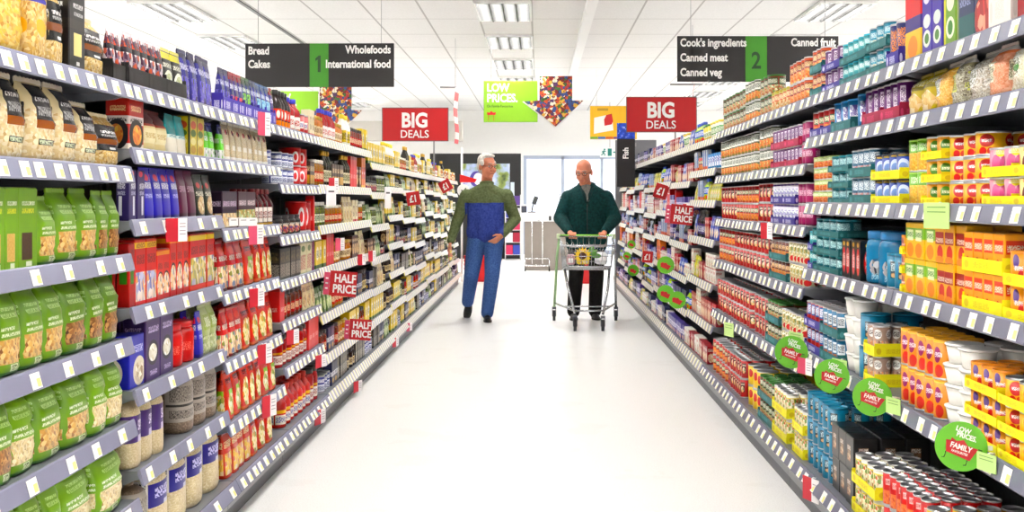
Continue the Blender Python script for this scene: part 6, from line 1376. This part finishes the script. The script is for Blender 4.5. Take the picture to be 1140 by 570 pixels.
for A in (lA, rA): cone(bm, A[0], .048, A[1], .04); cone(bm, A[1], .038, A[2], .028)
lL = [Vector((-.095, .03, .9)), Vector((-.115, -.03, .48)), Vector((-.14, .03, .085))]
rL = [Vector((.09, .03, .9)), Vector((.105, -.01, .48)), Vector((.09, .07, .085))]
for A in (lL, rL): cone(bm, A[0], .085, A[1], .055); cone(bm, A[1], .055, A[2], .038)
def grip(bm, h, w, side):
    """fist closed round the handle bar, which runs along x at h"""
    for i in range(4):
        x = (i - 1.5) * .02 * side
        a = h + Vector((x, .045, .022)); cone(bm, w + Vector((x * .6, -.02, 0)), .014, a, .0125, 10)
        ps = [a, h + Vector((x, .012, .03)), h + Vector((x, -.024, .014)), h + Vector((x, -.021, -.016)), h + Vector((x, .002, -.025))]
        finger_chain(bm, ps, [.0115, .0098, .0092, .0086, .0075])
    finger_chain(bm, [w + Vector((-side * .012, -.02, -.005)), h + Vector((-side * .036, .04, .0)), h + Vector((-side * .04, .014, -.024)), h + Vector((-side * .03, -.012, -.026))], [.014, .012, .0105, .008])
grip(bm, hl, lA[2], -1); grip(bm, hr, rA[2], 1)
remeshed('body', bm, M_SKIN, p2, .0048, 2)
head_extras(p2, HM, True)
bm = bmesh.new()
cone(bm, (-.19, .03, 1.275), .09, (-.06, .03, 1.35), .095, 18); cone(bm, (.19, .03, 1.275), .09, (.06, .03, 1.35), .095, 18); cone(bm, (-.045, .03, 1.375), .085, (.045, .03, 1.375), .085, 16)
for s in (-1, 1):
    cone(bm, (s * .075, .02, 1.25), .145, (s * .085, .02, .95), .15, 20, ((0, 1, 0), .85)); cone(bm, (s * .085, .02, .95), .145, (s * .085, .02, .82), .14, 20, ((0, 1, 0), .9))
for A in (lA, rA):
    cone(bm, A[0], .085, A[1], .072); cone(bm, A[1], .073, A[1].lerp(A[2], .86), .05)
jk = remeshed('jacket', bm, fabric('fleece_green', ('#05292a', '#0d4040'), 40, .5), p2, .009, 5)
bm = bmesh.new()
for s in (-1, 1): add_tube(bm, [(s * .055, -.035, 1.40), (s * .075, .02, 1.44), (s * .05, .085, 1.45)], .022, 8)
for s in (-1, 1): add_tube(bm, [(s * .058, -.03, 1.41), (s * .03, -.085, 1.33), (s * .006, -.108, 1.24)], [.022, .018, .009], 8)
obj('collar', bm, fabric('fleece_collar', ('#031f20', '#093434')), jk)
bm = bmesh.new(); cone(bm, (-.012, -.02, 1.40), .06, (-.0, -.062, 1.27), .04, 14); remeshed('shirt', bm, fabric('shirt_grey', ('#6a6a66', '#8c8a84')), p2, .009, 2)
bm = bmesh.new(); add_tube(bm, [(0, -.128, 1.23), (0, -.142, 1.05), (0, -.14, .83)], .004, 6); obj('zip', bm, M_BLACK, jk)
bm = bmesh.new(); cone(bm, (-.08, .03, .93), .118, (-.08, .03, .84), .112, 18); cone(bm, (.08, .03, .93), .118, (.08, .03, .84), .112, 18)
for A in (lL, rL):
    cone(bm, A[0] + Vector((0, 0, -.02)), .108, A[1], .08, 18); cone(bm, A[1], .08, A[2], .07, 18)
remeshed('trousers', bm, fabric('black_cloth', ('#0c0b0c', '#1a1718'), 60, .3), p2, .009, 4)
shoe(p2, lL[2], .0, 0, M_SHOEG, M_SOLE); shoe(p2, rL[2], .12, 0, M_SHOEG, M_SOLE)

# ------------------------------------------------------------------ shopping trolley
M_CHROME = plain('trolley_chrome', '#b9bcc0', .22, .85, .04)
M_GREENP = plain('trolley_green', '#7ac81e', .35)
tr = thing('shopping_trolley', 'chrome wire shopping trolley with green handle pushed by the bald man', 'trolley', (.485, 11.3, 0))
TO = Vector((.485, 11.3, 0))
def W(x, y, z): return (x, y, z)
rT, rB, fT, fB = .275, .245, .245, .215         # half widths
yb, yf = .33, -.36
zt_b, zt_f, zb_b, zb_f = .9, .83, .56, .63
def lerp(a, b, t): return a + (b - a) * t
bm = bmesh.new(); wr = .0024
corner_t = [(-rT, yb, zt_b), (rT, yb, zt_b), (fT, yf, zt_f), (-fT, yf, zt_f)]; corner_b = [(-rB, yb - .03, zb_b), (rB, yb - .03, zb_b), (fB, yf + .03, zb_f), (-fB, yf + .03, zb_f)]
add_tube(bm, corner_t, .007, 8, True); add_tube(bm, corner_b, .006, 8, True)
def V3(a): return Vector(a)
for (i, j, n) in ((0, 1, 9), (1, 2, 13), (2, 3, 9), (3, 0, 13)):
    for k in range(n + 1):
        t = k / n; a = V3(corner_t[i]).lerp(V3(corner_t[j]), t); b = V3(corner_b[i]).lerp(V3(corner_b[j]), t); add_tube(bm, [a, b], wr, 5)
    for k in range(1, 4):
        t = k / 4; a = V3(corner_t[i]).lerp(V3(corner_b[i]), t); b = V3(corner_t[j]).lerp(V3(corner_b[j]), t); add_tube(bm, [a, b], wr, 5)
for k in range(1, 12):
    t = k / 12; add_tube(bm, [V3(corner_b[0]).lerp(V3(corner_b[1]), t), V3(corner_b[3]).lerp(V3(corner_b[2]), t)], wr, 5)
for k in range(1, 10):
    t = k / 10; add_tube(bm, [V3(corner_b[0]).lerp(V3(corner_b[3]), t), V3(corner_b[1]).lerp(V3(corner_b[2]), t)], wr, 5)
obj('basket', bm, M_CHROME, tr)
bm = bmesh.new(); add_tube(bm, [(-.285, HY - 11.3, HZ), (.285, HY - 11.3, HZ)], .014, 12); obj('handle', bm, M_GREENP, tr)
for s in (-1, 1):
    bm = bmesh.new(); bev_box(bm, s * .285 - .018, s * .285 + .018, .32, .395, HZ - .03, HZ + .022, .006, 2); obj('handle_end', bm, plain('handle_end_pale', '#cfe0b8', .4), tr)
bm = bmesh.new(); add_tube(bm, [(-.2, .26, .84), (-.17, .1, .8), (.17, .1, .8), (.2, .26, .84)], .005, 6); [add_tube(bm, [(x, .26, .845), (x * .9, .1, .8)], .003, 5) for x in (-.14, -.07, 0, .07, .14)]; obj('child_seat', bm, M_CHROME, tr)
for s in (-1, 1):
    bm = bmesh.new(); add_tube(bm, [(s * .275, .35, HZ - .02), (s * .3, .33, .7), (s * .31, .5, .4), (s * .325, .6, .14)], .013, 8); obj('leg', bm, M_CHROME if s > 0 else plain('leg_green_grey', '#9ac08a', .3, .4), tr)
    bm = bmesh.new(); add_tube(bm, [(s * .225, .1, .575), (s * .2, -.1, .42), (s * .135, -.34, .17)], .013, 8); obj('leg', bm, M_CHROME, tr)
bm = bmesh.new(); add_tube(bm, [(-.32, .58, .19), (-.14, -.32, .2), (.14, -.32, .2), (.32, .58, .19)], .01, 8); add_tube(bm, [(-.14, -.32, .2), (.14, -.32, .2)], .009, 8); add_tube(bm, [(-.23, .12, .2), (.23, .12, .2)], .007, 8); obj('lower_frame', bm, M_CHROME, tr)
for (x, y) in ((-.325, .6), (.325, .6), (-.135, -.34), (.135, -.34)):
    bm = bmesh.new(); add_tube(bm, [(x - .014, y + .02, .058), (x + .014, y + .02, .058)], .056, 20); o = obj('wheel', bm, plain('rubber_dark', '#2a2a30', .55), tr)
    bm = bmesh.new(); add_box(bm, x - .021, x - .015, y - .012, y + .04, .05, .135); add_box(bm, x + .015, x + .021, y - .012, y + .04, .05, .135); add_box(bm, x - .021, x + .021, y - .022, y + .045, .128, .15); obj('fork', bm, plain('fork_grey', '#5a5c64', .4, .5), o)
# shopping in the trolley
Z = .645
t = thing('sunflower_bunch', 'yellow sunflower with green leaves lying in the trolley', 'flowers', (.425, 11.04, Z + .085))
bm = bmesh.new()
for ring, n, r0, r1 in ((0, 16, .03, .088), (1, 14, .028, .072)):
    for k in range(n):
        a = 2 * PI * (k + ring * .5) / n; ca, sa = math.cos(a), math.sin(a); y = -.008 * ring
        m = (r0 + r1) / 2; wd = .014
        vs = [bm.verts.new((ca * r0 - sa * .005, y, sa * r0 + ca * .005)), bm.verts.new((ca * m - sa * wd, y - .006, sa * m + ca * wd)), bm.verts.new((ca * r1, y + .004, sa * r1)), bm.verts.new((ca * m + sa * wd, y - .006, sa * m - ca * wd)), bm.verts.new((ca * r0 + sa * .005, y, sa * r0 - ca * .005))]
        f = bm.faces.new(vs); g = bmesh.ops.extrude_face_region(bm, geom=[f]); bmesh.ops.translate(bm, verts=[v for v in g['geom'] if isinstance(v, bmesh.types.BMVert)], vec=(0, .0025, 0))
obj('petals', bm, plain('petal_yellow', '#f5cf14', .5), t)
bm = bmesh.new(); add_ell(bm, (0, -.012, 0), (.036, .016, .036)); obj('flower_disc', bm, plain('disc_brown', '#4a2a10', .8, 0, .3), t)
bm = bmesh.new(); add_tube(bm, [(0, .01, 0), (.03, .05, .02), (.06, .14, .04)], .008, 8); obj('stem', bm, plain('stem_green', '#4a7a2a', .5), t)
for k, (dx, dz, a) in enumerate(((.1, .03, .4), (.13, .0, -.1), (.08, .05, .9))):
    bm = bmesh.new(); add_ell(bm, (dx, .02 + k * .02, dz), (.055, .006, .024), Euler((0, -a, .2)).to_matrix()); obj('leaf', bm, plain('leaf_green', '#5a9a3a', .5), t)
def pack_in(name, lab, cat, c, x, y, z, sc, rz, seed):
    me = loft(name, .2, .12, .09, [(0, .8, .8), (.1, .97, .97), (.5, 1, 1), (.9, .95, .9), (1, .7, .6)], c, .6, 24, .05, seed)
    o = link(name, me); o.location = (x, y, z); o.rotation_euler = (0, 0, rz); o.scale = sc; tag(o, lab, cat)
    bm = bmesh.new(); add_box(bm, -.06, .06, -.004, -.001, .02, .06)
    obj('pack_label', bm, M_CARDW, o)
pack_in('bread_pack', 'yellow wrapped pack below the sunflower in the trolley', 'packet', plain('wrap_yellow', '#f2d21c', .35), .44, 11.14, Z - .005, (.62, 1.0, .6), .1, 3)
pack_in('produce_bag', 'white plastic bag on the right side of the trolley', 'packet', plain('wrap_white', '#e6e8ea', .3), .63, 11.2, Z - .01, (.55, 1.7, 1.3), .1, 5)
pack_in('meat_pack', 'rose coloured pack on the left side of the trolley', 'packet', plain('wrap_rose', '#b88a94', .35), .315, 11.24, Z - .015, (.42, 1.5, 1.1), -.05, 8)
# ------------------------------------------------------------------ camera, daylight, view
sc = bpy.context.scene
cam = bpy.data.cameras.new('camera'); co = bpy.data.objects.new('camera', cam); COL.objects.link(co)
co.location = (0, 0, CAMZ); co.rotation_euler = (PI / 2, 0, 0)
cam.sensor_width = 36; cam.lens = F / 1140 * 36; cam.shift_x = (570 - CX) / 1140; cam.shift_y = (CY - 285) / 1140
cam.clip_end = 200; cam.clip_start = .05
sc.camera = co
w = bpy.data.worlds.new('daylight'); sc.world = w; w.use_nodes = True
bg = w.node_tree.nodes['Background']; bg.inputs[0].default_value = (.86, .91, 1, 1); bg.inputs[1].default_value = 1.25
sc.view_settings.view_transform = 'Standard'; sc.view_settings.look = 'None'; sc.view_settings.gamma = 1; sc.view_settings.exposure = 0.85
sc.view_settings.use_curve_mapping = False
